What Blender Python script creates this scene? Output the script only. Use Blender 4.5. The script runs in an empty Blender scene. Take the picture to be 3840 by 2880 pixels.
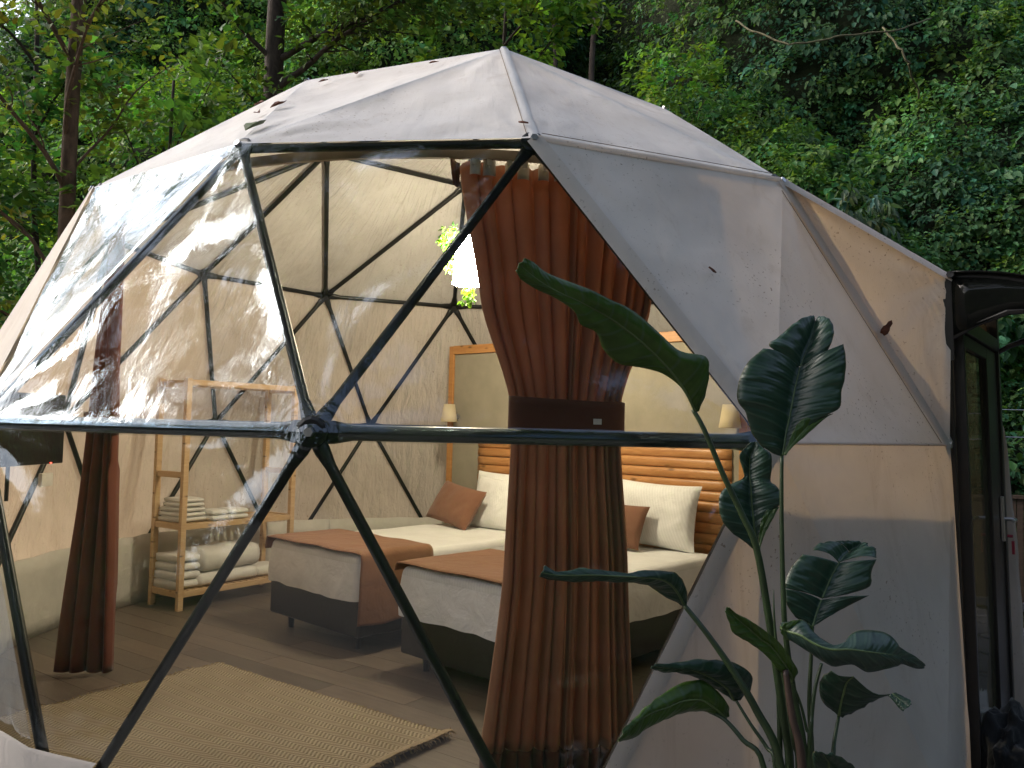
import bpy, bmesh, math, random
import numpy as np
from math import sin, cos, pi, radians, sqrt, atan2
from mathutils import Vector, Matrix, noise

random.seed(7)
rng = np.random.default_rng(11)
SC = bpy.context.scene
COL = SC.collection

# ------------------------------------------------------------------ camera, world, sun, exposure
cam_d = bpy.data.cameras.new("camera")
cam = bpy.data.objects.new("camera", cam_d)
COL.objects.link(cam)
cam_d.sensor_fit = 'HORIZONTAL'
cam_d.sensor_width = 36.0
cam_d.lens = 36.0 * 832.9 / 1024.0
cam_d.clip_start = 0.05
cam_d.clip_end = 600
SC.camera = cam
_yaw, _pitch, _roll = .046, .05, .025
fw = Vector((sin(_yaw) * cos(_pitch), cos(_yaw) * cos(_pitch), sin(_pitch)))
rt = Vector((cos(_yaw), -sin(_yaw), 0))
up = rt.cross(fw)
r2 = rt * cos(_roll) + up * sin(_roll)
u2 = up * cos(_roll) - rt * sin(_roll)
CAM = Vector((0, -5.67, 1.491))
m = Matrix((r2, u2, -fw)).transposed().to_4x4()
m.translation = CAM
cam.matrix_world = m

world = bpy.data.worlds.new("World")
SC.world = world
world.use_nodes = True
wn = world.node_tree.nodes
wn.clear()
w_out = wn.new('ShaderNodeOutputWorld')
w_bg = wn.new('ShaderNodeBackground')
w_sky = wn.new('ShaderNodeTexSky')
w_sky.sky_type = 'NISHITA'
w_sky.sun_disc = False
w_sky.sun_elevation = radians(36)
w_sky.sun_rotation = radians(-78)
w_sky.air_density = 1.0
w_sky.dust_density = 4.5
w_sky.ozone_density = 1.5
w_bg.inputs['Strength'].default_value = 0.12
w_hs = wn.new('ShaderNodeHueSaturation')
w_hs.inputs['Saturation'].default_value = .75
world.node_tree.links.new(w_sky.outputs[0], w_hs.inputs['Color'])
world.node_tree.links.new(w_hs.outputs[0], w_bg.inputs['Color'])
world.node_tree.links.new(w_bg.outputs[0], w_out.inputs['Surface'])

sun_d = bpy.data.lights.new("sun", 'SUN')
sun_d.energy = 0.5
sun_d.angle = radians(25)
sun_d.color = (1.0, .97, .92)
sun = bpy.data.objects.new("sun", sun_d)
COL.objects.link(sun)
_az, _el = radians(-78), radians(36)      # direction the light comes from
sdir = Vector((sin(_az) * cos(_el), cos(_az) * cos(_el), sin(_el)))
sun.rotation_euler = sdir.to_track_quat('Z', 'Y').to_euler()
sun.location = (-20, 10, 30)

SC.view_settings.view_transform = 'Standard'
SC.view_settings.look = 'None'
SC.view_settings.exposure = 1.45
SC.view_settings.gamma = 1
SC.cycles.use_denoising = True
SC.cycles.max_bounces = 8
SC.cycles.diffuse_bounces = 4
SC.cycles.glossy_bounces = 3
SC.cycles.transparent_max_bounces = 16
SC.cycles.caustics_reflective = False
SC.cycles.caustics_refractive = False
SC.cycles.sample_clamp_indirect = 6

LAMP_POWER = 94.0

# ------------------------------------------------------------------ helpers
def V(*a): return Vector(a)

def tag(o, label=None, cat=None, group=None, kind=None):
    if label: o['label'] = label
    if cat: o['category'] = cat
    if group: o['group'] = group
    if kind: o['kind'] = kind
    return o

def empty(name, loc, label=None, cat=None, group=None, kind=None):
    o = bpy.data.objects.new(name, None)
    o.location = loc
    COL.objects.link(o)
    return tag(o, label, cat, group, kind)

class MB:
    """collects geometry in world coordinates, builds ONE mesh object"""
    def __init__(s): s.v = []; s.f = []; s.uv = None
    def add(s, vs, fs):
        n = len(s.v)
        s.v += [tuple(p) for p in vs]
        s.f += [tuple(i + n for i in f) for f in fs]
        return s
    def box(s, c, ax, h):
        """c centre, ax three unit axes, h half sizes"""
        c = Vector(c); a = [Vector(x) * k for x, k in zip(ax, h)]
        vs = [c + a[0] * i + a[1] * j + a[2] * k for i in (-1, 1) for j in (-1, 1) for k in (-1, 1)]
        return s.add(vs, [(0, 1, 3, 2), (4, 6, 7, 5), (0, 4, 5, 1), (2, 3, 7, 6), (0, 2, 6, 4), (1, 5, 7, 3)])
    def tube(s, pts, rad, n=10, cap=True, flat=None):
        pts = [Vector(p) for p in pts]
        m = len(pts)
        rad = rad if isinstance(rad, (list, tuple)) else [rad] * m
        rings = []
        prev = None
        for i, p in enumerate(pts):
            t = (pts[min(i + 1, m - 1)] - pts[max(i - 1, 0)]).normalized()
            if prev is None:
                a = t.cross(Vector((0, 0, 1)))
                if flat is not None: a = t.cross(flat)
                if a.length < 1e-3: a = t.cross(Vector((1, 0, 0)))
            else:
                a = prev - t * prev.dot(t)
            a.normalize(); prev = a
            b = t.cross(a).normalized()
            r = rad[i]
            ra, rb = r if isinstance(r, tuple) else (r, r)
            rings.append([p + a * cos(2 * pi * k / n) * ra + b * sin(2 * pi * k / n) * rb for k in range(n)])
        vs = [q for r in rings for q in r]
        fs = []
        for i in range(m - 1):
            for k in range(n):
                fs.append((i * n + k, i * n + (k + 1) % n, (i + 1) * n + (k + 1) % n, (i + 1) * n + k))
        if cap:
            fs.append(tuple(range(n - 1, -1, -1)))
            fs.append(tuple((m - 1) * n + k for k in range(n)))
        return s.add(vs, fs)
    def grid(s, fn, nu, nv, flip=False):
        vs = [fn(i / nu, j / nv) for j in range(nv + 1) for i in range(nu + 1)]
        fs = []
        w = nu + 1
        for j in range(nv):
            for i in range(nu):
                f = (j * w + i, j * w + i + 1, (j + 1) * w + i + 1, (j + 1) * w + i)
                fs.append(f[::-1] if flip else f)
        return s.add(vs, fs)
    def lathe(s, prof, c, n=24, axis=None):
        c = Vector(c)
        vs = [c + Vector((r * cos(2 * pi * k / n), r * sin(2 * pi * k / n), z)) for r, z in prof for k in range(n)]
        fs = [(i * n + k, i * n + (k + 1) % n, (i + 1) * n + (k + 1) % n, (i + 1) * n + k) for i in range(len(prof) - 1) for k in range(n)]
        return s.add(vs, fs)
    def build(s, name, mat, parent=None, smooth=False, bevel=0.0, solid=0.0, origin=None):
        me = bpy.data.meshes.new(name)
        o0 = Vector(origin) if origin is not None else Vector((0, 0, 0))
        vs = [(p[0] - o0.x, p[1] - o0.y, p[2] - o0.z) for p in s.v]
        me.from_pydata(vs, [], s.f)
        me.update()
        if smooth:
            me.polygons.foreach_set('use_smooth', [True] * len(me.polygons))
        if mat: me.materials.append(mat)
        o = bpy.data.objects.new(name, me)
        COL.objects.link(o)
        if parent is not None:
            o.parent = parent
            # world-coordinate geometry: cancel the parent's transform
            acc = Vector((0, 0, 0)); p = parent
            while p: acc += p.location; p = p.parent
            o.location = o0 - acc
        else:
            o.location = o0
        if bevel:
            b = o.modifiers.new('bevel', 'BEVEL'); b.width = bevel; b.segments = 2; b.limit_method = 'ANGLE'
        if solid:
            b = o.modifiers.new('solid', 'SOLIDIFY'); b.thickness = solid; b.offset = 0
        return o

AX = (V(1, 0, 0), V(0, 1, 0), V(0, 0, 1))
def rnd(a, b): return random.uniform(a, b)

# ------------------------------------------------------------------ materials
class NT:
    def __init__(s, name):
        s.m = bpy.data.materials.new(name); s.m.use_nodes = True
        s.t = s.m.node_tree; s.t.nodes.clear()
        s.out = s.n('ShaderNodeOutputMaterial')
    def n(s, t, **k):
        nd = s.t.nodes.new(t)
        for a, b in k.items(): setattr(nd, a, b)
        return nd
    def l(s, a, b): s.t.links.new(a, b)
    def math(s, op, a, b=None, c=None):
        nd = s.n('ShaderNodeMath', operation=op)
        for i, x in enumerate((a, b, c)):
            if x is None: continue
            if isinstance(x, (int, float)): nd.inputs[i].default_value = x
            else: s.l(x, nd.inputs[i])
        return nd.outputs[0]
    def ramp(s, fac, stops):
        r = s.n('ShaderNodeValToRGB')
        els = r.color_ramp.elements
        while len(els) < len(stops): els.new(.5)
        for e, (p, c) in zip(els, stops):
            e.position = p; e.color = (*c, 1) if len(c) == 3 else c
        s.l(fac, r.inputs[0]); return r.outputs[0]
    def noise(s, scale, detail=4, rough=.55, vec=None, dist=0):
        nd = s.n('ShaderNodeTexNoise'); nd.inputs['Scale'].default_value = scale
        nd.inputs['Detail'].default_value = detail; nd.inputs['Roughness'].default_value = rough
        nd.inputs['Distortion'].default_value = dist
        if vec is not None: s.l(vec, nd.inputs['Vector'])
        return nd.outputs['Fac']
    def pos(s): return s.n('ShaderNodeNewGeometry').outputs['Position']
    def map(s, vec, scale=(1, 1, 1), rot=(0, 0, 0), loc=(0, 0, 0)):
        nd = s.n('ShaderNodeMapping'); nd.inputs['Scale'].default_value = scale
        nd.inputs['Rotation'].default_value = rot; nd.inputs['Location'].default_value = loc
        s.l(vec, nd.inputs['Vector']); return nd.outputs[0]
    def bump(s, h, strength=.3, dist=.01, normal=None):
        b = s.n('ShaderNodeBump'); b.inputs['Strength'].default_value = strength
        b.inputs['Distance'].default_value = dist; s.l(h, b.inputs['Height'])
        if normal is not None: s.l(normal, b.inputs['Normal'])
        return b.outputs[0]
    def princ(s, color, rough=.6, metal=0, spec=.5, normal=None, **k):
        p = s.n('ShaderNodeBsdfPrincipled')
        if isinstance(color, tuple): p.inputs['Base Color'].default_value = (*color, 1)
        else: s.l(color, p.inputs['Base Color'])
        if isinstance(rough, (int, float)): p.inputs['Roughness'].default_value = rough
        else: s.l(rough, p.inputs['Roughness'])
        p.inputs['Metallic'].default_value = metal
        p.inputs['Specular IOR Level'].default_value = spec
        if normal is not None: s.l(normal, p.inputs['Normal'])
        for a, b in k.items(): p.inputs[a].default_value = b
        return p
    def fin(s, sh):
        s.l(sh.outputs[0] if hasattr(sh, 'outputs') else sh, s.out.inputs['Surface']); return s.m
    def mix(s, fac, a, b):
        nd = s.n('ShaderNodeMixShader')
        if isinstance(fac, (int, float)): nd.inputs[0].default_value = fac
        else: s.l(fac, nd.inputs[0])
        s.l(a.outputs[0], nd.inputs[1]); s.l(b.outputs[0], nd.inputs[2]); return nd
    def mixc(s, fac, a, b, mode='MIX'):
        nd = s.n('ShaderNodeMix', data_type='RGBA', blend_type=mode)
        for sock, x in ((nd.inputs[0], fac), (nd.inputs[6], a), (nd.inputs[7], b)):
            if isinstance(x, (int, float)): sock.default_value = x
            elif isinstance(x, tuple): sock.default_value = (*x, 1)
            else: s.l(x, sock)
        return nd.outputs[2]
    def sep(s, v):
        nd = s.n('ShaderNodeSeparateXYZ'); s.l(v, nd.inputs[0]); return nd.outputs
    def comb(s, x, y, z):
        nd = s.n('ShaderNodeCombineXYZ')
        for i, q in enumerate((x, y, z)):
            if isinstance(q, (int, float)): nd.inputs[i].default_value = q
            else: s.l(q, nd.inputs[i])
        return nd.outputs[0]

def simple(name, color, rough=.6, metal=0, spec=.5, var=.12, nscale=12, bump=.1, bdist=.003, **k):
    t = NT(name); p = t.pos()
    f = t.noise(nscale, 5, .6, p)
    a = tuple(c * (1 - var) for c in color); b = tuple(min(1, c * (1 + var)) for c in color)
    c = t.ramp(f, [(.3, a), (.7, b)])
    nb = t.bump(t.noise(nscale * 6, 3, .6, p), bump, bdist)
    return t.fin(t.princ(c, rough, metal, spec, nb, **k))

def mat_tarp(name='tarp_fabric', trans=.36, tone=(1, 1, 1)):
    t = NT(name); p = t.pos()
    big = t.noise(1.3, 5, .6, p, .4)
    c = t.ramp(big, [(.3, (.54, .51, .485)), (.55, (.64, .61, .585)), (.75, (.68, .655, .63))])
    # soft mottling
    mt = t.noise(3.2, 3, .5, t.map(p, (1, 1, .6)), .3)
    c = t.mixc(t.math('MULTIPLY', t.ramp(mt, [(.45, (0, 0, 0)), (.7, (1, 1, 1))]), .30), c, (.47, .435, .40))
    # grime: faint streaks running down and brown specks
    st = t.noise(7, 6, .7, t.map(p, (1, 1, .18)), .8)
    c = t.mixc(t.math('MULTIPLY', t.ramp(st, [(.55, (0, 0, 0)), (.78, (1, 1, 1))]), .5), c, (.40, .34, .28))
    sp = t.noise(75, 2, .5, p)
    spz = t.noise(1.7, 2, .5, p)
    sm = t.math('MULTIPLY', t.ramp(sp, [(.66, (0, 0, 0)), (.70, (1, 1, 1))]), t.ramp(spz, [(.45, (0, 0, 0)), (.65, (1, 1, 1))]))
    c = t.mixc(t.math('MULTIPLY', sm, .75), c, (.20, .14, .09))
    c = t.mixc(1.0, c, tone, 'MULTIPLY')
    x, y, z = t.sep(p)
    ang = t.math('ARCTAN2', x, y)
    weave = t.n('ShaderNodeTexWave'); weave.inputs['Scale'].default_value = 45; weave.inputs['Distortion'].default_value = .5
    t.l(t.comb(t.math('MULTIPLY', ang, 3.0), 0, 0), weave.inputs['Vector'])
    rad = t.noise(13, 5, .6, t.comb(t.math('MULTIPLY', ang, 3.2), t.math('MULTIPLY', z, .35), 0), .3)
    bf = t.n('ShaderNodeNewGeometry').outputs['Backfacing']
    n1 = t.bump(t.math('MULTIPLY', rad, t.math('MULTIPLY_ADD', bf, .92, .08)), .75, .05)
    n2 = t.bump(t.noise(2.2, 3, .5, p), .35, .08, n1)
    n3 = t.bump(weave.outputs['Fac'], .10, .002, n2)
    pr = t.princ(c, t.math('MULTIPLY_ADD', bf, -.30, .52), 0, .5, n3)
    tr = t.n('ShaderNodeBsdfTranslucent'); t.l(t.mixc(1.0, c, (1.0, .75, .50), 'MULTIPLY'), tr.inputs['Color']); t.l(n2, tr.inputs['Normal'])
    return t.fin(t.mix(trans, pr, tr))

def mat_clear():
    t = NT('clear_vinyl'); p = t.pos()
    n0 = t.bump(t.noise(3.2, 3, .5, p, .6), .7, .0075)
    wr = t.noise(3.0, 5, .6, t.map(p, (2.6, 2.6, .9), (.3, .25, .4)), 1.6)
    n1 = t.bump(wr, .6, .0038, n0)
    n2 = t.bump(t.noise(34, 2, .5, p, .6), .12, .0012, n1)
    dv = t.n('ShaderNodeVectorMath', operation='DISTANCE'); t.l(p, dv.inputs[0]); dv.inputs[1].default_value = (-.515, -2.98, 1.455)
    dd = dv.outputs['Value']
    ripple = t.math('SINE', t.math('ADD', t.math('MULTIPLY', dd, 170.0), t.math('MULTIPLY', t.noise(9, 4, .6, p, 1.0), 14.0)))
    fall = t.ramp(dd, [(.05, (.6, .6, .6)), (.18, (0, 0, 0))])
    n1 = t.bump(t.math('MULTIPLY', ripple, fall), .7, .0012, n1)
    n2 = t.bump(t.math('MULTIPLY', ripple, fall), .7, .0012, n2)
    fr = t.n('ShaderNodeFresnel'); fr.inputs['IOR'].default_value = 1.5; t.l(n1, fr.inputs['Normal'])
    f = t.math('MINIMUM', t.math('MULTIPLY', t.math('POWER', fr.outputs[0], 1.05), 2.3), .85)
    tp = t.n('ShaderNodeBsdfTransparent'); tp.inputs[0].default_value = (.93, .93, .91, 1)
    gl = t.n('ShaderNodeBsdfGlossy'); gl.inputs['Roughness'].default_value = .02; t.l(n2, gl.inputs['Normal'])
    gl.inputs['Color'].default_value = (.78, .89, 1, 1)
    df = t.n('ShaderNodeBsdfDiffuse'); df.inputs['Color'].default_value = (.42, .42, .43, 1)
    scr = t.noise(20, 6, .75, t.map(p, (1, 1, 3.)), 1.0)
    hz = t.math('ADD', .003, t.math('MULTIPLY', t.ramp(scr, [(.62, (0, 0, 0)), (.8, (1, 1, 1))]), .12))
    base = t.mix(hz, tp, df)
    return t.fin(t.mix(f, base, gl))

def mat_leaf(name, tint_mul=(1, 1, 1), trans=.3, rough=.55, spec=.25):
    t = NT(name)
    a = t.n('ShaderNodeAttribute'); a.attribute_name = 'tint'
    c = t.mixc(1.0, a.outputs['Color'], tint_mul, 'MULTIPLY')
    pr = t.princ(c, rough, 0, spec)
    tr = t.n('ShaderNodeBsdfTranslucent'); t.l(t.mixc(1.0, c, (1.5, 1.6, .6), 'MULTIPLY'), tr.inputs['Color'])
    return t.fin(t.mix(trans, pr, tr))

def mat_bark(name, color):
    t = NT(name); p = t.pos()
    f = t.noise(14, 6, .7, t.map(p, (1, 1, .35)), .5)
    c = t.ramp(f, [(.3, tuple(x * .45 for x in color)), (.55, color), (.75, tuple(min(1, x * 1.5) for x in color))])
    return t.fin(t.princ(c, .85, 0, .2, t.bump(f, .8, .02)))

def mat_strelitzia():
    t = NT('paddle_leaf')
    uv = t.n('ShaderNodeUVMap'); uv.uv_map = 'UVMap'
    x, y, _ = t.sep(uv.outputs[0])
    au = t.math('ABSOLUTE', t.math('SUBTRACT', x, .5))
    ph = t.math('SUBTRACT', y, t.math('MULTIPLY', au, .22))
    w = t.math('SINE', t.math('MULTIPLY', ph, 170.0))
    w2 = t.math('SINE', t.math('MULTIPLY', ph, 60.0))
    h = t.math('ADD', t.math('MULTIPLY', w, .35), w2)
    p = t.pos()
    nz = t.noise(9, 4, .6, p)
    geo = t.n('ShaderNodeNewGeometry')
    at = t.n('ShaderNodeAttribute'); at.attribute_name = 'tint'
    c = t.mixc(t.ramp(nz, [(.35, (0, 0, 0)), (.7, (1, 1, 1))]), at.outputs['Color'], t.mixc(1.0, at.outputs['Color'], (1.5, 1.45, 1.3), 'MULTIPLY'))
    vein = t.ramp(w2, [(.80, (0, 0, 0)), (1.0, (1, 1, 1))])
    c = t.mixc(t.math('MULTIPLY', vein, .45), c, (.075, .12, .085))
    edge = t.ramp(au, [(.484, (0, 0, 0)), (.5, (1, 1, 1))])
    c = t.mixc(t.math('MULTIPLY', edge, t.math('MULTIPLY', t.noise(25, 3, .6, p), .9)), c, (.20, .16, .07))
    nb = t.bump(h, .5, .0014); nb = t.bump(nz, .4, .006, nb)
    pr = t.princ(c, .33, 0, .5, nb)
    tr = t.n('ShaderNodeBsdfTranslucent'); t.l(t.mixc(1.0, c, (1.3, 1.7, .4), 'MULTIPLY'), tr.inputs['Color'])
    return t.fin(t.mix(.22, pr, tr))

def mat_planks():
    t = NT('floor_laminate')
    tc = t.n('ShaderNodeTexCoord').outputs['Object']
    oi = t.n('ShaderNodeObjectInfo').outputs['Random']
    off = t.comb(t.math('MULTIPLY', oi, 37.0), t.math('MULTIPLY', oi, 11.0), 0)
    add = t.n('ShaderNodeVectorMath', operation='ADD'); t.l(t.map(t.pos(), (1, 1, 1), (0, 0, .665)), add.inputs[0]); t.l(off, add.inputs[1])
    g = t.noise(4, 8, .7, t.map(add.outputs[0], (.6, 7, 1)), 1.2)
    c = t.ramp(g, [(.25, (.075, .058, .046)), (.5, (.135, .107, .086)), (.75, (.185, .152, .124))])
    c = t.mixc(1.0, c, t.ramp(oi, [(0, (.78, .78, .78)), (1, (1.15, 1.12, 1.08))]), 'MULTIPLY')
    return t.fin(t.princ(c, t.ramp(g, [(.2, (.38, .38, .38)), (.8, (.55, .55, .55))]), 0, .5, t.bump(g, .25, .002)))

def mat_wood(name, light, dark, scale=1.0, rough=.5, knots=True):
    t = NT(name); p = t.pos()
    oi = t.n('ShaderNodeObjectInfo').outputs['Random']
    add = t.n('ShaderNodeVectorMath', operation='ADD'); t.l(p, add.inputs[0]); t.l(t.comb(0, 0, t.math('MULTIPLY', oi, 9.0)), add.inputs[1])
    q = add.outputs[0]
    g = t.noise(6 * scale, 7, .65, t.map(q, (.5, .5, 5)), 1.0)
    c = t.ramp(g, [(.28, dark), (.5, tuple((a + b) / 2 for a, b in zip(light, dark))), (.72, light)])
    if knots:
        vo = t.n('ShaderNodeTexVoronoi'); vo.inputs['Scale'].default_value = 6.5 * scale; t.l(t.map(q, (.8, .8, 2.1)), vo.inputs['Vector'])
        k = t.ramp(vo.outputs['Distance'], [(.08, (1, 1, 1)), (.22, (0, 0, 0))])
        c = t.mixc(t.math('MULTIPLY', k, .8), c, tuple(x * .25 for x in dark))
    return t.fin(t.princ(c, rough, 0, .4, t.bump(g, .3, .003)))

def mat_rug():
    t = NT('jute_weave')
    q = t.map(t.pos(), (1, 1, 1), (0, 0, .672))
    x, y, z = t.sep(q)
    tri = t.math('PINGPONG', y, .045)
    ph = t.math('ADD', t.math('MULTIPLY', x, 1.0), t.math('MULTIPLY', tri, .7))
    st = t.math('SINE', t.math('MULTIPLY', ph, 2 * pi / .024))
    row = t.math('SINE', t.math('MULTIPLY', y, 2 * pi / .012))
    nz = t.noise(3.0, 6, .6, q); n2 = t.noise(160, 2, .5, q)
    c = t.ramp(t.math('ADD', t.math('MULTIPLY', st, .25), .5), [(.2, (.15, .115, .07)), (.5, (.37, .30, .20)), (.8, (.52, .44, .31))])
    band = t.math('SINE', t.math('MULTIPLY', y, 2 * pi / .09))
    c = t.mixc(t.math('MULTIPLY', t.ramp(band, [(.55, (0, 0, 0)), (.9, (1, 1, 1))]), .35), c, (.40, .33, .22))
    c = t.mixc(t.ramp(nz, [(.3, (.35, .35, .35)), (.7, (0, 0, 0))]), c, (.20, .145, .085))
    h = t.math('ADD', t.math('MULTIPLY', st, .6), t.math('ADD', t.math('MULTIPLY', row, .25), t.math('MULTIPLY', n2, .5)))
    return t.fin(t.princ(c, .9, 0, .15, t.bump(h, .9, .004)))

def mat_cloth(name, color, stripe=0, weave=260, rough=.85, axis=(1, 0, 0), wrinkle=.5, trans=0, var=.08, sheen=.2):
    t = NT(name); p = t.pos()
    f = t.noise(5, 4, .6, p)
    c = t.ramp(f, [(.3, tuple(x * (1 - var) for x in color)), (.7, tuple(min(1, x * (1 + var)) for x in color))])
    nb = t.bump(t.noise(7, 4, .55, p, .6), wrinkle, .02)
    nb = t.bump(t.noise(weave, 2, .6, p), .25, .001, nb)
    rg = rough
    if stripe:
        d = t.n('ShaderNodeVectorMath', operation='DOT_PRODUCT'); t.l(p, d.inputs[0]); d.inputs[1].default_value = axis
        s_ = t.math('SINE', t.math('MULTIPLY', d.outputs['Value'], 2 * pi / stripe))
        sq = t.ramp(t.math('ADD', t.math('MULTIPLY', s_, .5), .5), [(.4, (0, 0, 0)), (.6, (1, 1, 1))])
        c = t.mixc(t.math('MULTIPLY', sq, .16), c, tuple(x * .62 for x in color))
        nb = t.bump(sq, .3, .0015, nb)
    pr = t.princ(c, rg, 0, .25, nb)
    pr.inputs['Sheen Weight'].default_value = sheen
    if trans:
        tr = t.n('ShaderNodeBsdfTranslucent'); t.l(c, tr.inputs['Color'])
        return t.fin(t.mix(trans, pr, tr))
    return t.fin(pr)

def mat_emit(name, color, strength):
    t = NT(name); e = t.n('ShaderNodeEmission'); e.inputs[0].default_value = (*color, 1); e.inputs[1].default_value = strength
    return t.fin(e)

def mat_glass(name, tint=(.5, .55, .48), refl=1.0, film=0, fc=(.1, .1, .07)):
    t = NT(name)
    fr = t.n('ShaderNodeFresnel'); fr.inputs['IOR'].default_value = 1.5
    tp = t.n('ShaderNodeBsdfTransparent'); tp.inputs[0].default_value = (*tint, 1)
    gl = t.n('ShaderNodeBsdfGlossy'); gl.inputs['Roughness'].default_value = .03
    t.l(t.bump(t.noise(3, 3, .5, t.pos()), .15, .02), gl.inputs['Normal'])
    df = t.n('ShaderNodeBsdfDiffuse'); df.inputs[0].default_value = (*fc, 1)
    return t.fin(t.mix(t.math('MINIMUM', t.math('MULTIPLY', fr.outputs[0], refl), .8), t.mix(film, tp, df), gl))

M = {}
M['tarp'] = mat_tarp()
M['roof'] = mat_tarp('tarp_cool', .09, (.97, 1.0, 1.04))  # same canvas; cooler and less translucent to keep lamp glow off the roof
M['side'] = mat_tarp('tarp_warm', .12, (1.07, 1.02, .98))  # same canvas; warmer and less translucent to drop the curtain shadow
M['clear'] = mat_clear()
M['steel'] = simple('black_painted_steel', (.010, .010, .011), .38, .0, .35, .3, 30, .15, .002)
M['bolt'] = simple('zinc_bolt', (.5, .5, .52), .35, .9)
M['inner_panel'] = mat_cloth('liner_felt', (.62, .60, .55), wrinkle=.6, var=.08, sheen=0)
M['skirt'] = mat_cloth('skirt_fabric', (.27, .25, .235), wrinkle=.6, weave=90, sheen=0)
M['weld'] = simple('seam_tape', (.60, .565, .53), .5, 0, .35, .08, 8, .2)
M['stitch'] = simple('stitching', (.16, .12, .09), .9)
M['plank'] = mat_planks()
M['terra'] = mat_cloth('terracotta_curtain', (.46, .245, .155), wrinkle=.03, weave=500, trans=.42, var=.1)
M['terra_d'] = mat_cloth('brown_curtain', (.20, .055, .03), wrinkle=.15, weave=500, trans=.25, var=.12)
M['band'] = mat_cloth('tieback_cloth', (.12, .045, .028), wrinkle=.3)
M['runner'] = mat_cloth('terracotta_runner', (.26, .125, .068), wrinkle=.7, weave=400, var=.07)
M['cushion'] = mat_cloth('terracotta_cushion', (.20, .092, .055), wrinkle=.3, weave=300, var=.1)
M['sheet'] = mat_cloth('white_satin_stripe', (.82, .82, .80), stripe=.022, axis=(.702, -.712, .35), wrinkle=.45, weave=500, rough=.6)
M['sheet_side'] = mat_cloth('white_cotton', (.88, .88, .88), wrinkle=.9, weave=400)
M['towel'] = mat_cloth('white_terry', (.72, .71, .68), wrinkle=.5, weave=140, rough=.95)
M['bedbase'] = simple('black_faux_leather', (.018, .016, .015), .35, 0, .5, .3, 40, .4, .003)
M['pine'] = mat_wood('pale_pine', (.66, .47, .28), (.52, .34, .18), 1.5, .5)
M['log'] = mat_wood('honey_log', (.58, .29, .11), (.36, .155, .05), 1.0, .38)
M['framewood'] = mat_wood('varnished_pine', (.50, .25, .09), (.36, .16, .05), 1.2, .45)
M['grass'] = mat_cloth('greige_panel', (.30, .27, .21), wrinkle=.1, weave=180, var=.1, stripe=.012, axis=(.702, -.712, 0), sheen=0)
M['shade'] = mat_cloth('cream_shade', (.78, .68, .46), wrinkle=.05, trans=.4)
M['tv'] = simple('tv_black', (.012, .012, .013), .18, 0, .6, .2)
M['white_pl'] = simple('white_plastic', (.74, .72, .66), .45)
M['track'] = simple('beige_track', (.42, .33, .25), .45)
M['black_pl'] = simple('black_plastic', (.02, .018, .018), .35)
M['poly'] = mat_glass('smoked_polycarbonate', (.10, .11, .09), .5, .45, (.02, .022, .02))
M['doorglass'] = mat_glass('door_glass', (.45, .44, .34), .22, .45, (.10, .095, .065))
M['chrome'] = simple('brushed_metal', (.5, .5, .5), .3, .9)
M['red'] = simple('red_tag', (.35, .03, .05), .5)
M['fence'] = mat_wood('dark_fence_wood', (.10, .065, .045), (.045, .03, .022), 2, .8, False)
M['slate'] = simple('slate_paver', (.085, .085, .10), .55, 0, .5, .35, 5, .6, .01)
M['soil'] = simple('forest_soil', (.020, .026, .012), .95, 0, .2, .5, 3, .8, .05)
M['grnd'] = simple('gravel_ground', (.16, .145, .125), .9, 0, .2, .4, 6, .8, .02)
M['deck'] = simple('concrete_platform', (.30, .29, .27), .8, 0, .3, .2, 5, .5, .01)
M['mat'] = mat_cloth('maroon_mat', (.13, .028, .022), wrinkle=.5, weave=120)
M['fur'] = mat_cloth('charcoal_pile', (.010, .011, .013), wrinkle=1.0, weave=160)
M['lace'] = mat_cloth('white_towelling', (.66, .68, .68), wrinkle=1.0, weave=60)
M['jute'] = mat_rug()
M['fringe'] = mat_cloth('jute_fringe', (.30, .22, .12), wrinkle=.6, weave=150)
M['bark1'] = mat_bark('reddish_bark', (.115, .075, .050))
M['bark2'] = mat_bark('dark_bark', (.060, .045, .036))
M['bark3'] = mat_bark('pale_bark', (.25, .20, .14))
M['leaf'] = mat_leaf('hill_leaf', (1, 1, 1), .36, .5)
M['ivy'] = mat_leaf('ivy_leaf', (1, 1, 1), .35, .5)
M['paddle'] = mat_strelitzia()
M['rib'] = simple('leaf_midrib', (.10, .15, .055), .4, 0, .5, .25, 14, .2)
M['stalk'] = simple('leaf_stalk', (.022, .042, .014), .4, 0, .5, .35, 14, .2)
M['stalk_b'] = simple('old_stalk', (.045, .025, .018), .5, 0, .5, .35, 14, .2)
M['dead'] = simple('dead_leaf_brown', (.10, .035, .020), .8, 0, .3, .4, 30)
M['greenleaf'] = simple('olive_leaf', (.10, .13, .06), .6, 0, .3, .3, 30)
M['limb'] = mat_bark('mossy_limb', (.13, .12, .07))
M['lamp_on'] = mat_emit('lit_lampshade', (1.0, .87, .62), LAMP_POWER)
M['led'] = mat_emit('red_led', (1.0, .05, .03), 6)

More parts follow.
